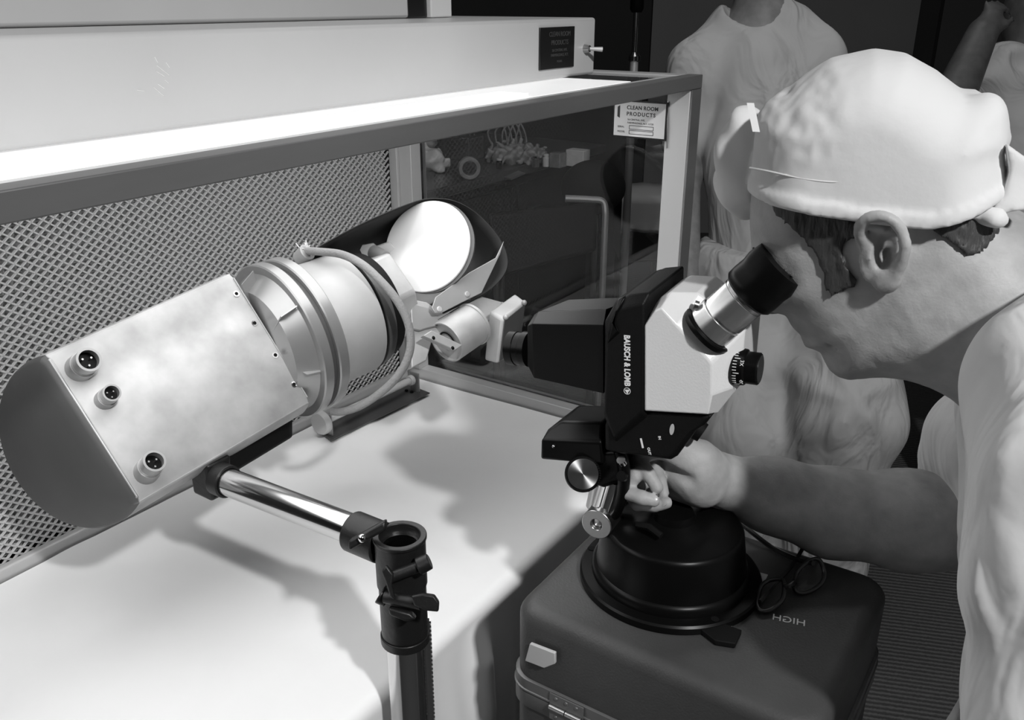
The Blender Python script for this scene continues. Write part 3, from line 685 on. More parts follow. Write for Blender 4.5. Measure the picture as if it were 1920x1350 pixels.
MB().loft([r_left, r_l2, r_right]).build('nose_housing', M['black_gloss'], mic, .003, 3, 20)
ob0, ob1 = mp(994, 655, TM/2), mp(958, 652, TM/2); od = nrm(ob1-ob0)
q = MB(); L_ = np.linalg.norm(ob1-ob0); q.lathe(ob0, od, [(.0190, 0), (.0190, L_*.3), (.0178, L_*.34), (.0178, L_*.6), (.0186, L_*.64), (.0186, L_), (.015, L_), (.014, L_*.7)], 44)
q.build('objective', M['black_gloss'], mic, ang=30)
MB().lathe(ob0+od*L_*.72, od, [(.0138, 0), (.0100, .002), (.001, .0026)], 30).build('objective_lens', M['glass'], mic)
# eyepieces
def eyepiece(dv, squash):
    t0 = mp(1325, 620, .018)+dv; t1 = mp(1424, 532, .024)+dv; ax = nrm(t1-t0); L = np.linalg.norm(t1-t0)
    f = MB().lathe(t0-ax*.002, ax, [(.0258, 0), (.0262, .001), (.0262, .0045), (.0245, .006)], 44).build('eyepiece_flange', M['black_gloss'], mic)
    e = MB().lathe(t0, ax, [(.0222, .0045), (.0212, .017), (.0212, .0185), (.0198, .0188), (.0198, .0212), (.0212, .0215), (.0212, L*.70), (.0204, L*.705), (.0204, L*.72), (.0208, L*.725), (.0204, L*.93)], 48).build('eyepiece_tube', M['eyepiece'], mic, ang=25, label='bright turned metal eyepiece tube')
    b0 = t0+ax*L*.86
    MB().lathe(b0, ax, [(.0225, -.006), (.0252, -.003), (.0255, .004), (.0250, .014), (.0262, .022), (.0245, .034), (.013, .035), (.010, .027)], 40).build('eye_cup', M['black_gloss'], mic, ang=60, label='black rubber eye cup')
    return t0, ax
t0, tax = eyepiece(A(0, 0, 0), 0)
dvec = E2*.056
eyepiece(dvec, 0)
s0 = t0+tax*.019
MB().cyl(s0-E1*.0205+Z*.009-E2*.006, s0-E1*.024+Z*.010-E2*.007, .004, .004, 12).build('lock_screw', M['steel'], mic)
# zoom knob
k0, k1 = mp(1379, 686, .030), mp(1425, 692, .030); ka = nrm(k1-k0); kl = np.linalg.norm(k1-k0)
kn = MB().lathe(k0, ka, [(.0172, 0), (.0178, .0008), (.0166, kl*.42), (.0164, kl*.44), (.0148, kl*.5), (.0148, kl*.96), (.014, kl), (.001, kl)], 56).build('zoom_knob', M['black_gloss'], mic, ang=30, label='black zoom knob with white scale')
q = MB(); kt = nrm(np.cross(ka, Z)); ku = np.cross(kt, ka)
q2 = MB()
for k in range(40):
    t = 2*math.pi*k/40; d = kt*math.cos(t)+ku*math.sin(t); r = .0178; ln = .0035 if k % 5 else .006
    q.box(k0+ka*(.0012+ln/2)+d*(r-.00015-ln*.06), ka*ln/2, np.cross(ka, d)*.00032, d*.0003)
q.build('scale_mark', M['white_ink'], kn, flat=True)
for s, t in (('3X', 32), ('4X', -30)):
    t = math.radians(t); d = nrm(-E2*math.cos(t)+Z*math.sin(t)); d = nrm(d-ka*np.dot(d, ka))
    text(s, k0+ka*.0095+d*.01735, np.cross(ka, d), -ka, .0046, M['white_ink'], kn)
MB().lathe(k1+ka*.0002, ka, [(.0128, 0), (.0128, .0004), (.001, .0006)], 40).build('knob_cap', M['steel'], kn)
# lettering
T0 = mp(1175.5, 676.5, -.0006); tr = nrm(mp(1177, 745, 0)-mp(1176, 635, 0)); tu = nrm(np.cross(E2*-1, tr)); 
lb = text('BAUSCH & LOMB', T0, tr, -np.cross(tr, -E2) if np.dot(np.cross(tr, -E2), E1) < 0 else np.cross(tr, -E2), .0080, M['white_ink'], mic, bold=.0003, spacing=1.04, width=.80)
lc = mp(1176, 733, -.0008)
def disc(c, r0, r1, n=36):
    q = MB(); a, b = tr, np.cross(tr, E2)
    return q.pipe(c, c-E2*.0003, r0, r1, n)
lg = disc(lc, .0034, .0029).build('emblem', M['white_ink'], mic, flat=True)
q = MB(); q.prism([mp(*c, -.0008) for c in ((1171.5, 730.5), (1181, 730.5), (1176.4, 738.5))], -E2*.0003); q.build('emblem_triangle', M['white_ink'], lg, flat=True)
# carrier under the head
slab('carrier', [(1140, 770), (1335, 780), (1322, 797), (1313, 803), (1300, 812), (1297, 818), (1268, 858), (1256, 865), (1206, 858), (1160, 852), (1132, 846), (1132, 800)], M['black_crinkle'], .006, TM-.012, .004)
MB().cyl(mp(1300, 800, .06), mp(1318, 812, .06), .012, .010, 20).build('carrier_knob', M['black_matt'], mic)
q = MB(); ov = mp(1260, 805, .0052)
eu = nrm(mp(1262, 795, .006)-mp(1259, 815, .006)); er = nrm(np.cross(eu, E2))
q.loft([[ov+eu*.0058*math.sin(t)+er*.0022*math.cos(t)-E2*o for t in np.linspace(0, 2*math.pi, 28, endpoint=False)] for o in (0, .0004)]); q.build('oval_label', M['sign_white'], mic, flat=True)
q = MB(); a, b = mp(1201.5, 822, .0052), mp(1205.5, 840, .0052); q.box((a+b)/2, (b-a)/2, nrm(np.cross(b-a, E2))*.0009, E2*.0003); q.build('index_line', M['white_ink'], mic, flat=True)
xr = nrm(b-a); xu = np.cross(xr, -E2); xu = xu if np.dot(xu, E1) > 0 else -xu
text('IN', mp(1236.5, 821, .0052), xr, xu, .0036, M['white_ink'], mic, bold=.0001)
text('OUT', mp(1217, 846, .0052), xr, xu, .0036, M['white_ink'], mic, bold=.0001)
# focus block to the left
fb = [(1013, 824), (1128, 829), (1132, 872), (1013, 862)]
a = [mp(*c, .010) for c in fb]; tp = [mp(1052, 790, .030), mp(1130, 792, .030)]
tr0, tr1 = tp[0], tp[1]
q = MB(); q.loft([[a[3], a[0], a[0]*.0+mp(1030, 806, .022), tr0, tr0+E2*.045, a[0]+E2*.080, a[3]+E2*.080], [a[2], a[1], mp(1129, 806, .022), tr1, tr1+E2*.045, a[1]+E2*.080, a[2]+E2*.080]])
q.build('focus_block', M['black_gloss'], mic, .003, 3, 22)
MB().ball(mp(1038, 837, .009), .0018, 12, 8).build('set_screw', M['steel'], mic)
slab('focus_column', [(1078, 850), (1165, 845), (1168, 905), (1130, 918), (1100, 905)], M['black_gloss'], .014, .075, .004)
kc = mp(1093, 889, -.004)
q = MB(); q.lathe(mp(1093, 888, .014), nrm(kc-mp(1093, 888, .014)), [(.0175, 0), (.0185, .003), (.0185, .016), (.0175, .0178)], 60); fk = q.build('focus_knob', M['black_gloss'], mic, ang=30)
q = MB(); cf_ = mp(1093, 888, .014); kd = nrm(kc-cf_)
for k in range(48):
    t = 2*math.pi*k/48; e = E1*math.cos(t)+np.cross(E1, kd)*math.sin(t); q.box(cf_+kd*.0095+e*.0186, kd*.006, np.cross(kd, e)*.0005, e*.0006)
q.build('knurl', M['black_gloss'], fk, flat=True)
def radial_mat():
    m = mat('spun_steel', .34, .28, 1., aniso=.85); nt = m.node_tree; b = nt.nodes['Principled BSDF']
    t = nt.nodes.new('ShaderNodeTangent'); t.direction_type = 'RADIAL'; t.axis = 'Z'; nt.links.new(t.outputs[0], b.inputs['Tangent']); return m
# cap disc built in its own frame so its spun finish turns about its centre
q = bmesh.new(); bmesh.ops.create_cone(q, cap_ends=True, segments=60, radius1=.0158, radius2=.0154, depth=.0012)
me = bpy.data.meshes.new('knob_cap'); q.to_mesh(me); q.free(); me.polygons.foreach_set('use_smooth', [True]*len(me.polygons)); me.set_sharp_from_angle(angle=.5)
kcap = bpy.data.objects.new('knob_cap', me); COL.objects.link(kcap); me.materials.append(radial_mat()); kcap.parent = fk; ORG[kcap.name] = org(fk)
kcap.location = Vector(cf_+kd*.0184-org(fk)); kcap.rotation_euler = Vector(kd).to_track_quat('Z', 'Y').to_euler()
# chrome linkage down to the base
def P3(px, py, o): return mp(px, py, o)
q = MB(); q.cyl(P3(1152, 895, .03), P3(1133, 958, .03), .0135, None, 30); q.build('link_tube', M['chrome'], mic)
MB().cyl(P3(1126, 905, .045), P3(1116, 950, .045), .010, None, 24).build('link_tube', M['steel'], mic)
c = P3(1118, 984, .012); q = MB(); q.pipe(c, c+E2*.030, .0165, .0062, 44); q.lathe(c+E2*.030, E2, [(.0165, 0), (.0160, .004), (.001, .004)], 44); q.build('link_ring', M['steel'], mic, .0008)
MB().lathe(c+E2*.006, -E2, [(.0061, 0), (.0045, .0015), (.001, .002)], 20).build('ring_bolt', M['steel'], mic)
MB().cyl(P3(1128, 975, .034), P3(1172, 930, .060), .0085, None, 20).build('link_arm', M['dark_chrome'], mic)
MB().tube(spline([P3(1162, 845, .018), P3(1170, 880, .016), P3(1166, 930, .02), P3(1150, 965, .026)], 8), [.0065]*24+[.0065], 12).build('curved_bar', M['black_gloss'], mic)
MB().cyl(P3(1168, 868, .010), P3(1164, 862, .006), .0045, None, 14).build('thumb_screw', M['chrome'], mic)
MB().cyl(P3(1169, 893, .010), P3(1165, 893, .006), .0055, None, 14).build('thumb_screw', M['black_gloss'], mic)
# round base
bc = atz(1255, 1080, ZCS+.0006); 
MB().lathe(bc, Z, [(.0965, 0), (.0965, .007), (.0945, .009), (.084, .0095), (.0835, .017), (.081, .020), (.0795, .021), (.0735, .062), (.0715, .066), (.069, .0675), (.03, .070), (.022, .074), (.020, .082)], 90).build('base', M['black_gloss'], mic, ang=38, label='round black stepped base')
for t in (155, 40, -70):
    d = A(math.cos(math.radians(t)), math.sin(math.radians(t)), 0); p0 = bc+d*.0895+Z*.0096; MB().lathe(p0, Z, [(.0042, 0), (.0042, .0003), (.0005, .0003)], 16).build('bolt_hole', M['black_matt'], mic)
pt = mp(1225, 852, .055); 
MB().loft([[bc+Z*.066+CFW*.034+E1*a+E2*b for a, b in ((-.014, -.012), (.014, -.012), (.014, .012), (-.014, .012))], [A(bc[0], bc[1], 0)+CFW*A(1, 1, 0)*.044+Z*(pt[2]+.01)+E1*a+E2*b for a, b in ((-.012, -.012), (.012, -.012), (.012, .012), (-.012, .012))]]).build('pillar', M['black_matt'], mic, .004)
a, b = atz(1240, 1005, ZCS+.078), atz(1195, 984, ZCS+.078); MB().tube([a, (a+b)/2+Z*.004, b], .0035, 8).build('lever', M['black_matt'], mic)
tb = [atz(*c, ZCS+.001) for c in ((1300, 1178), (1330, 1168), (1390, 1190), (1378, 1216), (1340, 1210))]
MB().prism(tb, Z*.006).build('base_tab', M['black_matt'], mic, .001)
# paper scraps by the base
for pl, lab in ((((1418, 1072), (1440, 1078), (1434, 1090), (1424, 1092)), 'torn white paper scrap showing between the microscope base and the spectacles'), (((1364, 1174), (1374, 1170), (1371, 1179), (1366, 1181)), 'tiny white paper scrap at the near rim of the microscope base')):
    MB().prism([atz(*c, ZCS+.0008) for c in pl], Z*.0004).build('paper_scrap', M['sign_white'], label=lab, cat='paper')
# spectacles
M['frame_black'] = mat('frame_black', .012, .3, coat=.3)
sp = thing('spectacles', atz(1480, 1100, ZCS+.0005), 'black rimmed spectacles lying with open temples on the equipment case', 'spectacles')
def rim(pts, zs):
    c = spline([atz(*p, ZCS+z) for p, z in zip(pts, zs)], 8, True); return c
ra = rim([(1420, 1135), (1424, 1105), (1438, 1090), (1462, 1086), (1470, 1094), (1468, 1122), (1450, 1140), (1430, 1146)], [.006, .010, .014, .018, .018, .012, .006, .005])
rb = rim([(1490, 1105), (1492, 1080), (1502, 1064), (1522, 1050), (1536, 1050), (1545, 1070), (1544, 1088), (1528, 1104), (1504, 1112)], [.008, .012, .018, .024, .026, .018, .012, .006, .004])
for r in (ra, rb):
    f = MB().tube(r, .0024, 8, True).build('rim', M['frame_black'], sp, ang=80)
    c = sum(r)/len(r); n = len(r); q = MB(); q.add([c]+[c+(p-c)*.97 for p in r], [(0, i+1, (i+1) % n+1) for i in range(n)])
    q.build('lens', M['glass'], sp, ang=180)
MB().tube(spline([atz(1470, 1098, ZCS+.018), atz(1479, 1100, ZCS+.019), atz(1490, 1092, ZCS+.015)], 6), .0024, 8).build('bridge', M['frame_black'], sp)
MB().tube(spline([atz(1525, 1056, ZCS+.024), atz(1493, 1048, ZCS+.014), atz(1450, 1028, ZCS+.006), atz(1412, 1000, ZCS+.010), atz(1382, 974, ZCS+.0125)], 8), .0028, 8).build('temple', M['frame_black'], sp)
MB().tube(spline([atz(1425, 1128, ZCS+.010), atz(1452, 1098, ZCS+.010), atz(1484, 1062, ZCS+.012), atz(1504, 1030, ZCS+.014)], 8), .0022, 8).build('temple', M['frame_black'], sp)
# ---------------------------------------------------------------- the man at the microscope
def skin_mat(name, g, bump=.14):
    m = mat(name, g, .5, bump=bump, bscale=420, spec=.35); nt = m.node_tree; N = nt.nodes; L = nt.links; b = N['Principled BSDF']
    tc = N.new('ShaderNodeTexCoord'); n = N.new('ShaderNodeTexNoise'); n.inputs['Scale'].default_value = 38; n.inputs['Detail'].default_value = 6
    r = N.new('ShaderNodeValToRGB'); r.color_ramp.elements[0].position = .3; r.color_ramp.elements[1].position = .72
    r.color_ramp.elements[0].color = (g*.78,)*3+(1,); r.color_ramp.elements[1].color = (g*1.12,)*3+(1,)
    L.new(tc.outputs['Object'], n.inputs['Vector']); L.new(n.outputs['Fac'], r.inputs[0]); L.new(r.outputs[0], b.inputs['Base Color']); return m
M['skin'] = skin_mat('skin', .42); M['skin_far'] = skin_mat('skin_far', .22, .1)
M['nail'] = mat('fingernail_skin', .46, .3)
M['hair'] = mat('hair', .045, .55, bump=1., bscale=260, stretch=(1, 1, .25))
M['gown'] = mat('gown_cotton', .86, .9, bump=.15, bscale=90, fold=.5, fscale=12)
M['cap_cotton'] = mat('cap_cotton', .70, .9, bump=.12, bscale=150)
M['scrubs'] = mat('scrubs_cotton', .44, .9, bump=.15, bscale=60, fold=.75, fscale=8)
PH = math.radians(20); G1 = A(-math.cos(PH), math.sin(PH), 0); GL = A(-math.sin(PH), -math.cos(PH), 0)   # forward, left
HO = atd(1450, 520, .80)
def sag(px, py, r=0.):
    x = atp(px, py, HO+GL*r, GL); return (float(np.dot(x-HO, G1)), float(x[2]))
def X(p, q, r): return A(HO[0], HO[1], 0)+G1*p+GL*r+Z*q
def pq(P): d = P-A(HO[0], HO[1], 0); return d@G1, d[:, 2], d@GL
def hp(px, py, r): p, q = sag(px, py, r); return X(p, q, r)
FACE = [(1407, 382), (1407, 420), (1409, 452), (1412, 474), (1420, 492), (1430, 512), (1432, 545), (1428, 566), (1436, 577), (1458, 578), (1472, 582), (1479, 596), (1487, 608), (1500, 620), (1503, 630), (1508, 642), (1524, 647), (1536, 652), (1544, 668), (1552, 684), (1568, 697), (1592, 703), (1622, 698), (1652, 690), (1700, 684), (1745, 689), (1790, 710), (1830, 735), (1900, 790), (1990, 760), (2010, 620), (1960, 455), (1915, 405), (1880, 390), (1868, 330), (1845, 240), (1780, 165), (1690, 125), (1600, 125), (1520, 160), (1450, 230), (1415, 310)]
FP = [sag(*c) for c in FACE]
f0 = np.array(sag(1407, 400)); f1 = np.array(sag(1560, 692)); fd = nrm(f1-f0); fn = np.array([fd[1], -fd[0]]) if True else None
ear0 = np.array(sag(1650, 470))
if np.dot(ear0-f0, fn) < 0: fn = -fn         # points from the face towards the ear
def bb(pxs, rs, pad):
    q = np.array([hp(x, y, r) for x, y in pxs for r in rs]); return q.min(0)-pad, q.max(0)+pad
def headf(P):
    p, q, r = pq(P); d = poly2(p, q, FP)
    back = (p-f0[0])*fn[0]+(q-f0[1])*fn[1]; down = (p-f0[0])*fd[0]+(q-f0[1])*fd[1]
    Wm = .052+.024*np.clip(back/.085, 0, 1); Wm = Wm-.004*np.clip((down-.07)/.06, 0, 1)*np.clip(1-back/.12, 0, 1)
    D = .040+.014*np.clip(back/.10, 0, 1); t = np.minimum(d/D, 1); hh = 1-(1-t)**2
    f = (np.abs(r)/Wm)**2.1-hh
    return np.where(d > 0, f*.030, np.maximum(f*.030, -d*.9))
def E(P, px, py, r, rad, ang=0.):
    c = hp(px, py, r); a = math.radians(ang); R = np.stack([G1*math.cos(a)+Z*math.sin(a), -G1*math.sin(a)+Z*math.cos(a), GL]); return ell(P, c, rad, R)
earc = .0805
def eh(px, py, r=0.): return hp(px, py, earc+r)
HELIX = spline([eh(1632, 462, -.004), eh(1614, 446, .0), eh(1612, 424, .006), eh(1626, 409, .011), eh(1650, 405, .014), eh(1674, 413, .015), eh(1691, 434, .015), eh(1697, 462, .014), eh(1692, 490, .011), eh(1681, 514, .008), eh(1672, 530, .005)], 3)
ANTI = spline([eh(1634, 424, .004), eh(1655, 428, .007), eh(1672, 446, .008), eh(1677, 470, .007), eh(1672, 494, .005), eh(1664, 508, .004)], 3)
def earf(P):
    o = chain(P, HELIX, [.0040]*len(HELIX), .002)
    o = smin(o, chain(P, ANTI, [.0036]*len(ANTI), .002), .0035)
    pl = E(P, 1656, 466, earc-.001, (.0165, .0300, .0045), 8)
    o = smin(o, pl, .004)
    o = smin(o, E(P, 1663, 528, earc+.003, (.0095, .0100, .0050)), .006)
    o = smin(o, E(P, 1637, 480, earc+.002, (.0050, .0075, .0050)), .004)
    o = smax(o, -E(P, 1659, 474, earc+.006, (.0085, .0140, .0100), 10), .003); o = smax(o, -E(P, 1660, 448, earc+.011, (.0095, .0045, .0060), -30), .003)
    return o
SHN = atd(2150, 770, .60); SHF = atd(1990, 700, .95); ELB = atd(1838, 985, .975); WRI = atd(1348, 900, .958)
NK = [hp(1740, 560, 0), hp(1850, 590, 0), hp(1990, 650, 0)]
TOR = [(atd(2100, 800, .75), .115), (atd(2110, 1000, .77), .115), (atd(2115, 1400, .84), .13), (A(.62, .72, .62), .14)]
def fz(px, py, d): return atd(px, py, d)
FING = [
    ([fz(1226, 846, .925), fz(1194, 858, .905), fz(1216, 890, .893), fz(1232, 914, .890)], [.0090, .0080, .0074, .0066]),
    ([fz(1250, 868, .938), fz(1226, 872, .928), fz(1238, 902, .915), fz(1244, 924, .908)], [.0090, .0078, .0066, .0060]),
    ([fz(1216, 872, .940), fz(1186, 872, .915), fz(1192, 892, .898), fz(1182, 906, .900)], [.0090, .0076, .0074, .0066]),
    ([fz(1214, 906, .940), fz(1166, 902, .925), fz(1172, 922, .900), fz(1204, 933, .887), fz(1226, 939, .884)], [.0088, .0080, .0076, .0074, .0064]),
    ([fz(1196, 882, .930), fz(1206, 902, .928)], [.0100, .0095]),
    ([fz(1230, 916, .950), fz(1184, 928, .935), fz(1196, 945, .915), fz(1228, 947, .905), fz(1250, 943, .900)], [.0088, .0078, .0074, .0070, .0062]),
    ([fz(1312, 858, .915), fz(1276, 838, .910), fz(1232, 838, .908), fz(1206, 846, .908)], [.0185, .0135, .0105, .0090])]
FING_OLD = [  # index, middle, ring, little, thumb: joints from knuckle to tip
    ([fz(1236, 862, .930), fz(1200, 858, .915), fz(1214, 892, .897), fz(1235, 920, .893)], [.0105, .0100, .0092, .0082]),
    ([fz(1232, 880, .940), fz(1186, 869, .924), fz(1179, 895, .905), fz(1194, 904, .902)], [.0105, .0102, .0090, .0082]),
    ([fz(1228, 898, .945), fz(1178, 900, .930), fz(1176, 921, .905), fz(1204, 930, .897), fz(1228, 938, .893)], [.0102, .0100, .0094, .0090, .0080]),
    ([fz(1232, 914, .950), fz(1192, 926, .937), fz(1200, 941, .917), fz(1226, 946, .907), fz(1248, 944, .903)], [.0095, .0092, .0084, .0080, .0070]),
    ([fz(1305, 866, .915), fz(1262, 852, .905), fz(1222, 846, .905), fz(1196, 850, .908)], [.0170, .0135, .0110, .0095])]
NAIL = fz(1228, 938, .893)
def handf(P):
    o = chain(P, [WRI, fz(1302, 884, .932), fz(1262, 884, .945)], [.0270, .0290, .0220], .02)
    o = smin(o, cap(P, fz(1318, 918, .930), fz(1262, 910, .948), .0175, .013), .012)
    o = smin(o, E3(P, fz(1290, 868, .915), (.030, .017, .018), nrm(fz(1240, 850, .91)-fz(1330, 890, .92))), .012)
    o = smax(o, -cap(P, fz(1246, 874, .912), fz(1294, 902, .899), .007, .004), .008)
    for pts, rad in FING[:6]: o2 = chain(P, pts, rad, .002); o = smin(o, o2, .0016)
    o = smin(o, chain(P, *FING[6], .006), .008)
    return o
def E3(P, c, rad, ax):
    ax = nrm(ax); e = nrm(np.cross(ax, Z)); f = np.cross(e, ax); return ell(P, c, rad, np.stack([ax, f, e]))
pores = Waves(21, .012, 14, .6)
def bodyf(P):
    o = headf(P)
    o = smin(o, E(P, 1470, 484, .030, (.016, .010, .016), -20), .012)         # brow
    o = smin(o, E(P, 1448, 570, .0, (.012, .009, .012)), .008); o = smin(o, E(P, 1466, 572, .012, (.009, .007, .007)), .006)
    o = smax(o, -E(P, 1452, 580, .008, (.004, .003, .0035)), .003)
    o = smax(o, -cap(P, hp(1500, 634, .0), hp(1542, 646, .024), .0018, .0008), .003)   # mouth
    o = smax(o, -cap(P, hp(1500, 590, .031), hp(1570, 655, .046), .0018, .001), .006)   # cheek fold
    o = smin(o, chain(P, NK, [.060, .064, .075], .03), .035)
    o = smin(o, earf(P), .005); o = smax(o, -E(P, 1658, 484, .0790, (.0055, .0075, .0080)), .003)
    o2 = chain(P, [t[0] for t in TOR], [t[1]-.02 for t in TOR], .05)
    o2 = smin(o2, cap(P, SHN, SHF, .075, .070), .06)
    o2 = smin(o2, chain(P, [SHN, SHN+A(.06, .02, -.30)], [.065, .050], .03), .04)
    o2 = smin(o2, chain(P, [SHF, ELB], [.058, .044], .03), .04)
    o = smin(o, o2, .04)
    arm = chain(P, [ELB, fz(1700, 975, .985), fz(1560, 961, .985), fz(1450, 929, .975), WRI], [.050, .0505, .0445, .0365, .0275], .03)
    o = smin(o, arm, .02); o = smin(o, handf(P), .012)
    return o+.00012*pores(P)
man = soft('person', bodyf, (-.05, .30, .72), (.74, 1.10, 1.47), .0024, M['skin'], relax=1, origin=(.62, .72, .6),
    label='man in a white surgical cap and gown bending to look into the microscope', cat='person')
# hair below the cap: thin shell over the skin
SB = [sag(*c, .068) for c in ((1440, 380), (1500, 392), (1600, 405), (1612, 424), (1608, 440), (1586, 446), (1578, 470), (1586, 500), (1604, 522), (1596, 540), (1560, 556), (1548, 545), (1542, 510), (1530, 480), (1510, 452), (1478, 425), (1450, 405))]
NB = [sag(*c, .060) for c in ((1735, 405), (1750, 424), (1785, 446), (1815, 470), (1845, 462), (1878, 436), (1912, 402), (1912, 350), (1800, 370))]
hw = Waves(31, .006, 14, .5, (1, 1, .3))
def hairf(P):
    p, q, r = pq(P); n = hw(P); b = headf(P)-.0032-.0005*n
    m = np.maximum(poly2(p, q, SB), poly2(p, q, NB))+.0009*n
    return np.maximum(np.maximum(b, -m), -(np.abs(r)-.02))
soft('hair', hairf, *bb(((1440, 570), (1440, 350), (1910, 350), (1910, 480)), (-.095, .095), .012), .0018, M['hair'], man, relax=1, label='dark sideburn and nape hair', keep=False)
BRW = [sag(*c, .035) for c in ((1408, 470), (1425, 474), (1450, 484), (1486, 500), (1490, 508), (1470, 500), (1440, 490), (1412, 482))]
def browf(P):
    p, q, r = pq(P); b = bodyf(P)-.0025-.0006*hw(P); m = poly2(p, q, BRW)+.0010*hw(P)
    return np.maximum(np.maximum(b, -m), -(np.abs(r)-.006))
soft('eyebrow', browf, *bb(((1400, 520), (1400, 460), (1500, 520), (1500, 460)), (-.06, .06), .02), .002, M['hair'], man, relax=0, keep=False)
for (a_, b_, c_) in ((fz(1210, 931, .889), fz(1226, 937, .886), .0078), (fz(1238, 945, .905), fz(1250, 943, .900), .0068)):
    ax_ = nrm(b_-a_); nn_ = nrm(-CFW+CUP*.35); nn_ = nrm(nn_-ax_*np.dot(nn_, ax_)); tt_ = np.cross(ax_, nn_); cc_ = b_-ax_*.001+nn_*c_*.86
    MB().loft([[cc_+ax_*.0052*math.cos(t)*k+tt_*.0042*math.sin(t)*k+nn_*h for t in np.linspace(0, 2*math.pi, 20, endpoint=False)] for k, h in ((1, -.0012), (1, 0), (.7, .0006), (.1, .0008))]).build('fingernail', M['nail'], man)
# surgical cap
CAP = [(1404, 400), (1407, 372), (1412, 330), (1418, 260), (1428, 212), (1445, 186), (1490, 150), (1560, 106), (1640, 90), (1700, 97), (1760, 130), (1806, 168), (1838, 172), (1866, 190), (1886, 222), (1893, 250), (1884, 275), (1890, 330), (1892, 400), (1880, 470), (1750, 560), (1500, 560), (1404, 470)]
CPP = [sag(*c) for c in CAP]
HEM = [sag(*c, .082) for c in ((1300, 375), (1407, 383), (1450, 389), (1500, 397), (1550, 406), (1600, 413), (1660, 420), (1700, 424), (1745, 426), (1790, 417), (1830, 405), (1880, 388), (1960, 360))]
hx = np.array([h[0] for h in HEM]); hq = np.array([h[1] for h in HEM]); so = np.argsort(hx); hx, hq = hx[so], hq[so]
cw1, cw2, cw3 = Waves(41, .05, 10, .5), Waves(42, .018, 12, .4, (1, .5, 1)), Waves(43, .11, 8)
frt = np.array(sag(1470, 185)); bck = np.array(sag(1850, 210))
def capf(P):
    p, q, r = pq(P); d = poly2(p, q, CPP); D = .052; t = np.minimum(d/D, 1); hh = 1-(1-t)**2
    f = (np.abs(r)/.0895)**2.2-hh; f = np.where(d > 0, f*.034, np.maximum(f*.034, -d*.9))
    gather = np.exp(-((p-frt[0])**2+(q-frt[1])**2)/.04**2)+.25*np.exp(-((p-bck[0])**2+(q-bck[1])**2)/.04**2)
    hem = q-np.interp(p, hx, hq)
    f = f+.0009*cw1(P)*(.15+gather)+.0017*np.abs(cw2(P*.8))*gather+.0010*cw3(P)
    f = f-.0030*np.clip((.0120-hem)/.0010, 0, 1)
    sash = E(P, 1400, 306, -.030, (.0295, .0490, .045), -6)+.0018*cw1(P*1.3)
    f = smin(f, E(P, 1846, 226, .030, (.0165, .020, .028), 0)+.0010*cw1(P), .008)
    return smin(smax(f, -hem, .0012), sash, .004)
capo = soft('surgical_cap', capf, *bb(((1310, 480), (1310, 70), (1910, 70), (1910, 480)), (-.12, .10), .02), .0030, M['cap_cotton'], man, relax=1, label='white cotton surgical cap')
# tapes and knot of the cap
def oncap(px, py, r): return hp(px, py, r)
MB().tube(spline([hp(1406, 315, .060), hp(1440, 321, .0755), hp(1500, 334, .0862), hp(1560, 341, .0885), hp(1600, 337, .0870)], 8), .0009, 6).build('cap_tape', M['cap_cotton'], man)
q = MB(); a, b = hp(1407, 193, .050), hp(1418, 247, .056); q.box((a+b)/2, (b-a)/2, G1*.0028, GL*.0006); q.build('cap_tag', M['white_ink'], man)
def knot(P):
    o = E(P, 1850, 402, .066, (.008, .006, .007)); o = smin(o, cap(P, hp(1845, 402, .068), hp(1868, 410, .071), .0042, .0060), .006)
    o = smin(o, E(P, 1870, 410, .068, (.009, .0065, .0045), 10), .004); o = smin(o, cap(P, hp(1850, 398, .066), hp(1800, 412, .076), .0035, .002), .003)
    return o+.0006*cw2(P)
soft('cap_knot', knot, hp(1830, 400, .05)-.06, hp(1860, 400, .05)+.06, .002, M['cap_cotton'], man)
def flap(P):
    p, q, r = pq(P); pl = [sag(*c, .05) for c in ((1880, 262), (1905, 282), (1960, 320), (1960, 380), (1905, 388), (1862, 396), (1848, 392), (1875, 360), (1890, 320))]
    d = poly2(p, q, pl); return np.maximum(-d, np.abs(r-.055-.006*cw1(P*.8))-.010)
soft('cap_tail', flap, hp(1905, 330, .05)-.10, hp(1905, 330, .05)+.10, .003, M['cap_cotton'], man)
# gown
gw1, gw2, gw3 = Waves(51, .11, 10, .5, (1, 1, .35)), Waves(52, .045, 10, .4, (1, 1, .5)), Waves(53, .022, 10, .5)
COLN = nrm(hp(1990, 650, 0)-hp(1740, 560, 0))
CUF = nrm(WRI-ELB)
def gownf(P):
    o = chain(P, [t[0] for t in TOR], [t[1] for t in TOR], .05)
    sh = cap(P, SHN, SHF, .104, .085); o = smin(o, sh, .05)
    o = smin(o, chain(P, [SHN, SHN+A(.06, .02, -.28)], [.085, .075], .03), .04)
    o = smin(o, cap(P, atd(1912, 890, .605), atd(1920, 1440, .66), .034, .037), .03); o = smin(o, cap(P, atd(2010, 840, .58), atd(2030, 1440, .63), .048, .05), .03); o = smin(o, cap(P, atd(1925, 900, .67), atd(1930, 1440, .74), .042, .044), .03)
    sl = chain(P, [SHF, ELB*.78+SHF*.22, ELB+A(.012, 0, .028)], [.085, .068, .062], .03)
    sl = smin(sl, cap(P, atd(1838, 830, .93), atd(1842, 960, .965), .052, .056), .03)
    sl = smax(sl, (P-(ELB+CUF*.036))@nrm(CUF+A(0, 0, -.55)), .008)
    o = smin(o, sl, .022)
    return o+.0042*gw1(P)+.0006*gw2(P)
soft('gown', gownf, (.20, .22, .58), (1.0, 1.15, 1.46), .0050, M['gown'], man, relax=1, label='white cotton gown')
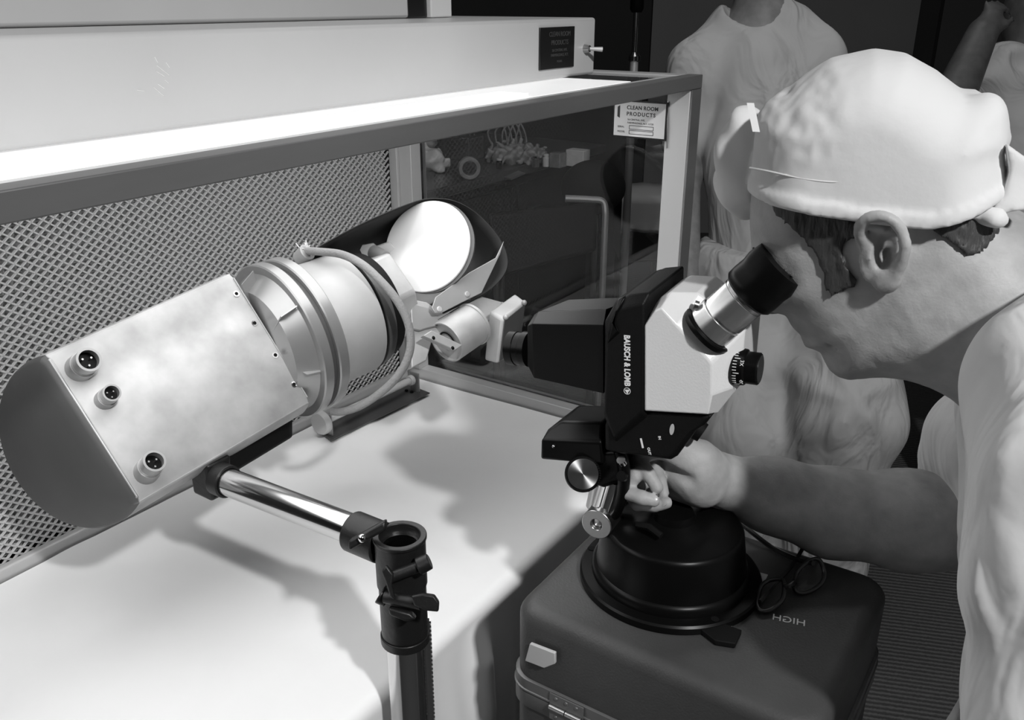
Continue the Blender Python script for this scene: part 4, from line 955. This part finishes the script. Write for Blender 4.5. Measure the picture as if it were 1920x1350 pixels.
def legf(P):
    o = None
    for s in (-1, 1):
        c = cap(P, X(-.46, .62, .10*s), X(-.47, .10, .12*s), .105, .085); o = c if o is None else smin(o, c, .03)
    o = smin(o, ell(P, X(-.46, .66, 0), (.17, .19, .13)), .05)
    return np.maximum(o+.004*gw1(P), -(P[:, 2]-.07))
soft('trousers', legf, X(-.46, .0, 0)-A(.35, .35, 0), X(-.46, .80, 0)+A(.35, .35, 0), .009, M['scrubs'], man)
for s in (-1, 1):
    soft('shoe', lambda P: np.maximum(smin(E3(P, X(-.41, .045, .12*s), (.13, .05, .045), G1), E3(P, X(-.47, .06, .12*s), (.06, .06, .045), G1), .03), -(P[:, 2]-.002)), X(-.41, -.01, .12*s)-A(.2, .2, .02), X(-.41, .12, .12*s)+A(.2, .2, .02), .006, M['black_matt'], man)

# ---------------------------------------------------------------- people standing behind
pw1, pw2 = Waves(61, .14, 10, .4, (1, 1, .5)), Waves(62, .05, 10, .4)
D1 = 2.3
def a1(px, py, d=D1): return atd(px, py, d)
def man1(P):
    o = chain(P, [a1(1430, -170, 2.28), a1(1425, -100, 2.3)], [.085, .085], .03)
    o = smin(o, ell(P, a1(1425, -130, 2.22), (.075, .09, .11)), .02); o = smin(o, ell(P, a1(1420, -110, 2.12), (.012, .02, .02)), .02)
    o = smin(o, cap(P, a1(1424, -60), a1(1426, 20), .062, .066), .03)
    o = smin(o, chain(P, [a1(1305, 150), a1(1350, 95), a1(1430, 50), a1(1480, 75), a1(1522, 125)], [.050, .048, .068, .048, .050], .03), .05)
    o = smin(o, chain(P, [a1(1420, 150), a1(1425, 300), a1(1440, 470)], [.11, .12, .125], .06), .05)
    o = smin(o, chain(P, [a1(1300, 120), a1(1283, 330, 2.32), a1(1293, 560, 2.25)], [.052, .042, .028], .02), .03)
    o = smin(o, ell(P, a1(1297, 610, 2.23), (.028, .035, .055)), .02)
    for k in range(4): o = smin(o, cap(P, a1(1285+9*k, 630, 2.22), a1(1287+8*k, 668, 2.2), .009, .007), .006)
    o = smin(o, cap(P, a1(1315, 610, 2.2), a1(1325, 645, 2.18), .011, .008), .006)
    o = smin(o, chain(P, [a1(1535, 115), a1(1560, 330, 2.32), a1(1560, 520, 2.2)], [.052, .042, .03], .02), .03)
    for pl in LEG1: o = smin(o, chain(P, pl, [.08, .06, .045, .04], .03), .03)
    return o
zf = lambda px, py, d, z: (lambda r: OC+r*((z-CH)/r[2]))(ray(px, py))
LEG1 = [[a1(1395, 520), a1(1395, 800, 2.25), A(*a1(1395, 800, 2.25)[:2], .25), A(*a1(1395, 800, 2.25)[:2], .08)], [a1(1520, 520), a1(1590, 760, 2.1), A(*(a1(1590, 760, 2.1)[:2]+A(.02, .05)), .25), A(*(a1(1590, 760, 2.1)[:2]+A(.02, .05)), .08)]]
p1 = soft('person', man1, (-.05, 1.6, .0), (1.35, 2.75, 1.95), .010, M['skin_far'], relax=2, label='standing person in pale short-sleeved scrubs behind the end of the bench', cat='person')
NV = atd(1465, 60, 2.15)
def shirt1(P):
    o = smin(chain(P, [a1(1300, 150), a1(1336, 98), a1(1382, 52), a1(1430, 38), a1(1476, 48), a1(1506, 86), a1(1526, 125)], [.066, .060, .060, .072, .060, .060, .066], .03), chain(P, [a1(1415, 150), a1(1430, 300), a1(1446, 450)], [.125, .138, .148], .06), .05)
    o = smin(o, cap(P, a1(1300, 125), a1(1290, 262, 2.32), .072, .066), .025); o = smin(o, cap(P, a1(1530, 115), a1(1556, 262, 2.32), .070, .066), .03)
    q = P[:, 2]; o = o+.004*pw1(P)
    cut = chain(P, [a1(1408, -70, 2.3), a1(1410, -8, 2.24), atd(1454, 60, 2.10)], [.100, .072, .006], .01)
    o = smax(o, -cut, .006)
    hem = -(q-(a1(1400, 468)[2])); return smax(o, hem, .004)
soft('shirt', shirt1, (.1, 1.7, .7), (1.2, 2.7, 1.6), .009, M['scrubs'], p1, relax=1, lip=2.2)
def trous1(P):
    o = ell(P, a1(1440, 500), (.19, .16, .13))
    o = smin(o, chain(P, LEG1[0], [.125, .12, .11, .105], .05), .06); o = smin(o, chain(P, LEG1[1], [.14, .125, .115, .11], .05), .05)
    o = o+.004*pw1(P)
    v = P-a1(1592, 748, 1.98); dx, dy = v@CR, v[:, 2]; rho = np.hypot(dx, dy)+1e-6; an = np.arctan2(dy, dx)
    o = o+.008*np.cos(5*an+.6)*np.clip(rho/.05, 0, 1)*np.exp(-(rho/.17)**2)
    return smax(np.maximum(o, -(P[:, 2]-.06)), P[:, 2]-(a1(1400, 452)[2]), .004)
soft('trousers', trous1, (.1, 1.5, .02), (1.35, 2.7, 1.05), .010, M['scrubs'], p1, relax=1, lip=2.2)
for l in LEG1:
    c = l[3]*1.; 
    soft('shoe', lambda P: np.maximum(ell(P, A(c[0], c[1]-.05, .045), (.05, .14, .05)), -(P[:, 2]-.002)), A(c[0]-.12, c[1]-.25, -.02), A(c[0]+.12, c[1]+.15, .15), .009, M['black_matt'], p1)
D2 = 2.5
def a2(px, py, d=D2): return atd(px, py, d)
L2 = [[a2(1850, 560), A(*a2(1850, 560)[:2], .45), A(*a2(1850, 560)[:2], .08)], [a2(1960, 560), A(*a2(1960, 560)[:2], .45), A(*a2(1960, 560)[:2], .08)]]
def man2(P):
    o = ell(P, a2(1938, 25, 2.5), (.078, .095, .115)); o = smin(o, ell(P, a2(1915, 50, 2.42), (.02, .03, .02)), .02)
    o = smin(o, cap(P, a2(1925, 70), a2(1920, 140), .052, .058), .03)
    o = smin(o, cap(P, a2(1830, 185), a2(2020, 185), .055, .055), .05)
    o = smin(o, chain(P, [a2(1915, 230), a2(1910, 400), a2(1905, 540)], [.12, .125, .125], .06), .05)
    o = smin(o, chain(P, [a2(1825, 190), a2(1778, 205, 2.32), a2(1842, 62, 2.32)], [.060, .056, .040], .02), .02)
    o = smin(o, ell(P, a2(1858, 42, 2.32), (.032, .022, .038)), .015)
    for k in range(4):
        o = smin(o, chain(P, [a2(1846+7*k, 28+2*k, 2.32), a2(1850+9*k, 8+3*k, 2.32), a2(1872+6*k, 6+5*k, 2.34)], [.0095, .009, .0075], .004), .005)
    o = smin(o, chain(P, [a2(1862, 58, 2.30), a2(1886, 46, 2.31), a2(1898, 36, 2.33)], [.012, .010, .008], .004), .006)
    o = smin(o, chain(P, [a2(2025, 190), a2(2050, 400), a2(2040, 560, 2.4)], [.055, .044, .03], .02), .03)
    for l in L2: o = smin(o, chain(P, l, [.085, .055, .045], .03), .03)
    return o
p2 = soft('person', man2, (.9, 1.7, .0), (2.2, 2.95, 1.75), .010, skin_mat('skin_shaded', .09, .1), relax=1, label='person in a pale gown at the back raising one hand to the face', cat='person')  # skin colour darkened to stand in for dimness beyond the flash
def gown2(P):
    o = smin(chain(P, [a2(1836, 205), a2(1880, 128), a2(1935, 140), a2(2020, 188)], [.068, .066, .068, .068], .03), chain(P, [a2(1910, 240), a2(1905, 400), a2(1900, 600)], [.14, .15, .16], .06), .05)
    o = smin(o, cap(P, a2(1830, 192), a2(1792, 200, 2.36), .070, .066), .02); o = smin(o, cap(P, a2(2022, 190), a2(2045, 330), .07, .066), .03)
    o = smax(o, -cap(P, a2(1945, 40), a2(1940, 110), .072, .055), .006)
    o = smax(o, -cap(P, a2(1924, 110, 2.4), a2(1920, 150, 2.38), .05, .01), .006)
    o = o+.004*pw1(P); return np.maximum(o, -(P[:, 2]-.45))
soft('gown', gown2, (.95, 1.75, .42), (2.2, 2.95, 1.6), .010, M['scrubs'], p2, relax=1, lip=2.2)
for l in L2:
    c = l[2]*1.
    soft('shoe', lambda P: np.maximum(ell(P, A(c[0], c[1]-.05, .045), (.05, .14, .05)), -(P[:, 2]-.002)), A(c[0]-.12, c[1]-.25, -.02), A(c[0]+.12, c[1]+.15, .15), .009, M['black_matt'], p2)
# ---------------------------------------------------------------- things in the dark behind the glass
M['dark_top'] = mat('dark_worktop', .055, .3, var=.2, vscale=6); M['dark_panel'] = mat('dark_panel', .016, .5)
M['tube_grey'] = mat('chair_tube', .22, .5, .4); M['pole_metal'] = mat('pole_metal', .62, .38, .5); M['towel'] = mat('towel_cotton', .80, .9, bump=.3, bscale=80); M['dull_grey'] = mat('dull_grey', .2, .5, var=.3, vscale=30); M['pale'] = mat('pale_box', .55, .6, var=.1, vscale=40)
T0 = atz(775, 366, .88); uT, wT = float(T0@U), float(T0@W); T1 = atp(1135, 303, B(0, wT, 0), W); uE = float(T1@U)
tb = thing('workbench', B((uT+uE)/2, wT+.3, 0), 'dark workbench with small gear on top behind the glass end panel', 'workbench')
MB().ubox(uT-.5, uE, wT, wT+.75, .845, .88).build('worktop', M['dark_top'], tb, .004)
MB().ubox(uT-.45, uE-.05, wT+.05, wT+.72, .10, .8445).build('cabinet', M['dark_panel'], tb, .004)
MB().ubox(uT-.4, uE-.08, wT+.10, wT+.68, 0, .0995).build('plinth', M['dark_panel'], tb)
for k in range(3):
    u0 = uT-.40+k*(uE-uT+.33)/3; d = MB().ubox(u0, u0+(uE-uT+.33)/3-.02, wT+.046, wT+.0495, .18, .80).build('door', M['dark_panel'], tb, .001)
    MB().tube([B(u0+.06, wT+.046, .70), B(u0+.06, wT+.03, .70), B(u0+.13, wT+.03, .70), B(u0+.13, wT+.046, .70)], .004, 8).build('handle', M['steel'], d)
def on(px, py): return atz(px, py, .8805)
bw = Waves(71, .05, 10); 
c = on(806, 322)+Z*.045
soft('cloth_bag', lambda P: np.maximum(ell(P, c, (.062, .055, .042))+.007*bw(P), -(P[:, 2]-.881)), c-A(.12, .12, .07), c+A(.12, .12, .08), .006, M['pale'], label='crumpled pale bundle at the near end of the workbench', cat='bundle')
c2 = on(795, 292)+Z*.05
soft('cloth_bag', lambda P: np.maximum(ell(P, c2, (.05, .05, .06))+.008*bw(P), -(P[:, 2]-.881)), c2-A(.1, .1, .08), c2+A(.1, .1, .09), .006, M['dull_grey'], label='taller grey bundle behind the pale one on the workbench', cat='bundle')
r = on(880, 336); rn = nrm(CFW*-1+A(.15, 0, .1)); rn[2] = 0; rn = nrm(rn)
MB().pipe(r+Z*.0385-rn*.016, r+Z*.0385+rn*.016, .038, .024, 36).build('tape_roll', M['dull_grey'], bevel=.003, label='roll of tape standing on edge on the workbench', cat='tape roll')
def bx(px, py, wd, h, dp, m, label, name='small_box', cat='box'):
    b = on(px, py); return MB().box(b+Z*(h/2+.0002), U*dp/2, W*wd/2, Z*h/2).build(name, m, bevel=.002, label=label, cat=cat)
bx(870, 296, .12, .085, .10, M['dark_top'], 'dark grey box behind the tape roll on the workbench', 'instrument_box')
bx(1083, 311, .075, .060, .05, M['pale'], 'pale carton at the far end of the workbench')
bx(1046, 313, .045, .052, .05, M['dull_grey'], 'grey carton left of the pale carton on the workbench')
for k, (px, py, rr, h, lab) in enumerate(((1024, 312, .013, .045, 'white-labelled jar next to the grey carton'), (1004, 313, .014, .04, 'shiny jar in the middle of the workbench jars'), (936, 316, .012, .036, 'dark jar with a bright glint right of the tape roll'))):
    b = on(px, py); j = thing('jar', b, lab, 'jar', None)
    MB().lathe(b+Z*.0003, Z, [(rr, 0), (rr, h*.7), (rr*.7, h*.78), (rr*.7, h*.82)], 20).build('body', (M['sign_white'], M['steel'], M['black_gloss'])[k], j)
    MB().cyl(b+Z*(h*.82+.0004), b+Z*h, rr*.8, None, 18).build('lid', (M['pale'], M['chrome'], M['sign_white'])[k], j)
c3 = on(968, 305)+Z*.03
soft('wire_bundle', lambda P: np.maximum(ell(P, c3, (.11, .08, .036))+.010*bw(P*1.6), -(P[:, 2]-.881)), c3-A(.16, .16, .05), c3+A(.16, .16, .07), .006, M['dull_grey'], label='tangled grey wiring heaped in the middle of the workbench', cat='wiring')
q = MB(); 
for k in range(5):
    a = on(925+9*k, 296)+Z*.04; q.tube(spline([a, a+Z*.06+CR*.01*(k-2), a+Z*.09+CR*.03, a+Z*.05+CR*.05, a+Z*.0+CR*.055], 6), .0035, 6)
q.build('cable_coil', M['dull_grey'], label='loose loops of cable rising above the wiring heap', cat='cable')
MB().prism([on(*p) for p in ((944, 334), (972, 322), (985, 326), (958, 338))], Z*.004).build('metal_strip', M['steel'], label='short bright metal strip lying near the edge of the workbench', cat='metal strip')
# padded chair with a chrome frame
ch = thing('chair', A(*atd(1060, 420, 2.55)[:2], 0), 'dark padded chair with chrome tube frame behind the glass', 'chair')
cc = atd(1105, 345, 2.7)
soft('backrest', lambda P: ell(P, atd(1112, 352, 2.7), (.10, .05, .085)), atd(1112, 352, 2.7)-.16, atd(1112, 352, 2.7)+.16, .008, M['black_matt'], ch)
MB().loft([[atd(*c, d) for c, d in (((915, 400), 2.5), ((1120, 378), 2.6), ((1118, 470), 2.55), ((930, 520), 2.45))], [atd(*c, d+.25) for c, d in (((915, 400), 2.5), ((1120, 378), 2.6), ((1118, 470), 2.55), ((930, 520), 2.45))]]).build('seat_box', M['black_matt'], ch, .01)
f = spline([atd(1060, 372, 2.52), atd(1105, 374, 2.52), atd(1130, 378, 2.52), atd(1135, 400, 2.52)], 5)+[A(*f_, z) for f_, z in ((atd(1135, 400, 2.52)[:2], .5), (atd(1135, 400, 2.52)[:2], .0))]
MB().tube(f, .010, 10).build('leg', M['tube_grey'], ch)
for px, py, d in ((930, 500, 2.5), (940, 480, 2.7)):
    b = atd(px, py, d); MB().tube([b, A(b[0], b[1], 0)], .010, 10).build('leg', M['steel'], ch)
MB().tube([atd(1118, 376, 2.72), A(*atd(1118, 376, 2.72)[:2], 0)], .010, 10).build('leg', M['steel'], ch)
# stool draped with a white towel
tc_ = atd(1205, 412, 3.45); st_ = thing('stool', A(tc_[0], tc_[1], 0), 'dark stool behind the chrome pole', 'stool')
zt_ = float(tc_[2]); MB().wbox(tc_[0]-.09, tc_[0]+.10, tc_[1]-.05, tc_[1]+.20, zt_-.16, zt_+.1).build('seat', M['black_matt'], st_, .01)
for sx in (-.07, .08):
    for sy in (-.03, .18): MB().cyl(A(tc_[0]+sx, tc_[1]+sy, 0), A(tc_[0]+sx, tc_[1]+sy, zt_-.1601), .012, None, 10).build('leg', M['black_matt'], st_)
q = MB(); n = 14; vs = []
for j, z in enumerate(np.linspace(0, 1, 12)):
    for i in range(n):
        x = tc_[0]-.092+.194*i/(n-1); zz = zt_+.103+.0*z
        if j < 3: vs.append((x, tc_[1]+.19-.115*j, zt_+.106+.002*math.sin(i)))
        else: vs.append((x, tc_[1]-.066-.006*math.sin(i*1.3)*z, zt_+.104-.16*(z-2/11)*(1+.12*i/n)))
q.add(vs, [(j*n+i, j*n+i+1, (j+1)*n+i+1, (j+1)*n+i) for j in range(11) for i in range(n-1)])
q.build('towel', M['towel'], ang=180, solid=.004, label='white towel draped over the dark stool', cat='towel')
# chrome pole of an equipment stand
b = atz(1163, 700, .0); b = A(*atd(1180, 300, 3.0)[:2], 0); tp = atd(1194, 22, 3.0)
ps = thing('pole_stand', b, 'tall thin chrome pole stand with black top behind the bench', 'pole stand')
MB().lathe(b, Z, [(.09, 0), (.09, .02), (.03, .03)], 30).build('foot', M['black_iron'], ps)
zt2 = float(tp[2])
MB().cyl(b+Z*.03, b+Z*(zt2-.15), .0135, None, 20).build('pole', M['pole_metal'], ps)
MB().lathe(b+Z*(zt2-.15), Z, [(.0135, 0), (.019, .004), (.019, .018), (.010, .03), (.010, .15)], 20).build('pole_extension', M['chrome'], ps)
MB().lathe(b+Z*zt2, Z, [(.016, 0), (.022, .01), (.022, .09), (.014, .10)], 20).build('top_cap', M['black_gloss'], ps)
# ---------------------------------------------------------------- camera and lights
cd = bpy.data.cameras.new('camera'); cam = bpy.data.objects.new('camera', cd); COL.objects.link(cam)
cd.sensor_width = 36; cd.lens = 36*F/1920; cd.clip_start = .02; cam.location = (0, 0, CH); cam.rotation_euler = (math.radians(90)-TH, 0, 0)
SC.camera = cam
def area(name, loc, tgt, size, e, sy=None):
    l = bpy.data.lights.new(name, 'AREA'); l.energy = e; l.size = size
    if sy: l.shape = 'RECTANGLE'; l.size_y = sy
    o = bpy.data.objects.new(name, l); COL.objects.link(o); o.location = Vector(loc)
    o.rotation_euler = (Vector(tgt)-Vector(loc)).to_track_quat('-Z', 'Y').to_euler(); return o
area('flash_lamp', (.82, -.80, 2.57), (.05, 1.1, .95), .11, 43)
l_ = area('bench_lamp', B(.60, .76, 1.330), B(.60, .76, .7), 1.15, 3.4, .36); l_.rotation_euler = Matrix((tuple(U), tuple(W*-1), tuple(-Z))).transposed().inverted().transposed().to_euler() if False else Matrix((tuple(U), tuple(-W), (0, 0, 1))).transposed().to_euler()
area('ceiling_lamp', (.6, 2.3, 2.85), (.6, 2.6, 0), 1.2, 6, .3)
area('ceiling_lamp', (-.8, -.6, 2.85), (-.6, 1.2, .8), 1.4, 2, .4)
w = bpy.data.worlds.new('room'); SC.world = w; w.use_nodes = True; w.node_tree.nodes['Background'].inputs[0].default_value = (.5, .5, .5, 1); w.node_tree.nodes['Background'].inputs[1].default_value = .02
vs = SC.view_settings; vs.view_transform = 'Standard'; vs.look = 'None'; vs.gamma = 1; vs.exposure = 0; vs.use_curve_mapping = False
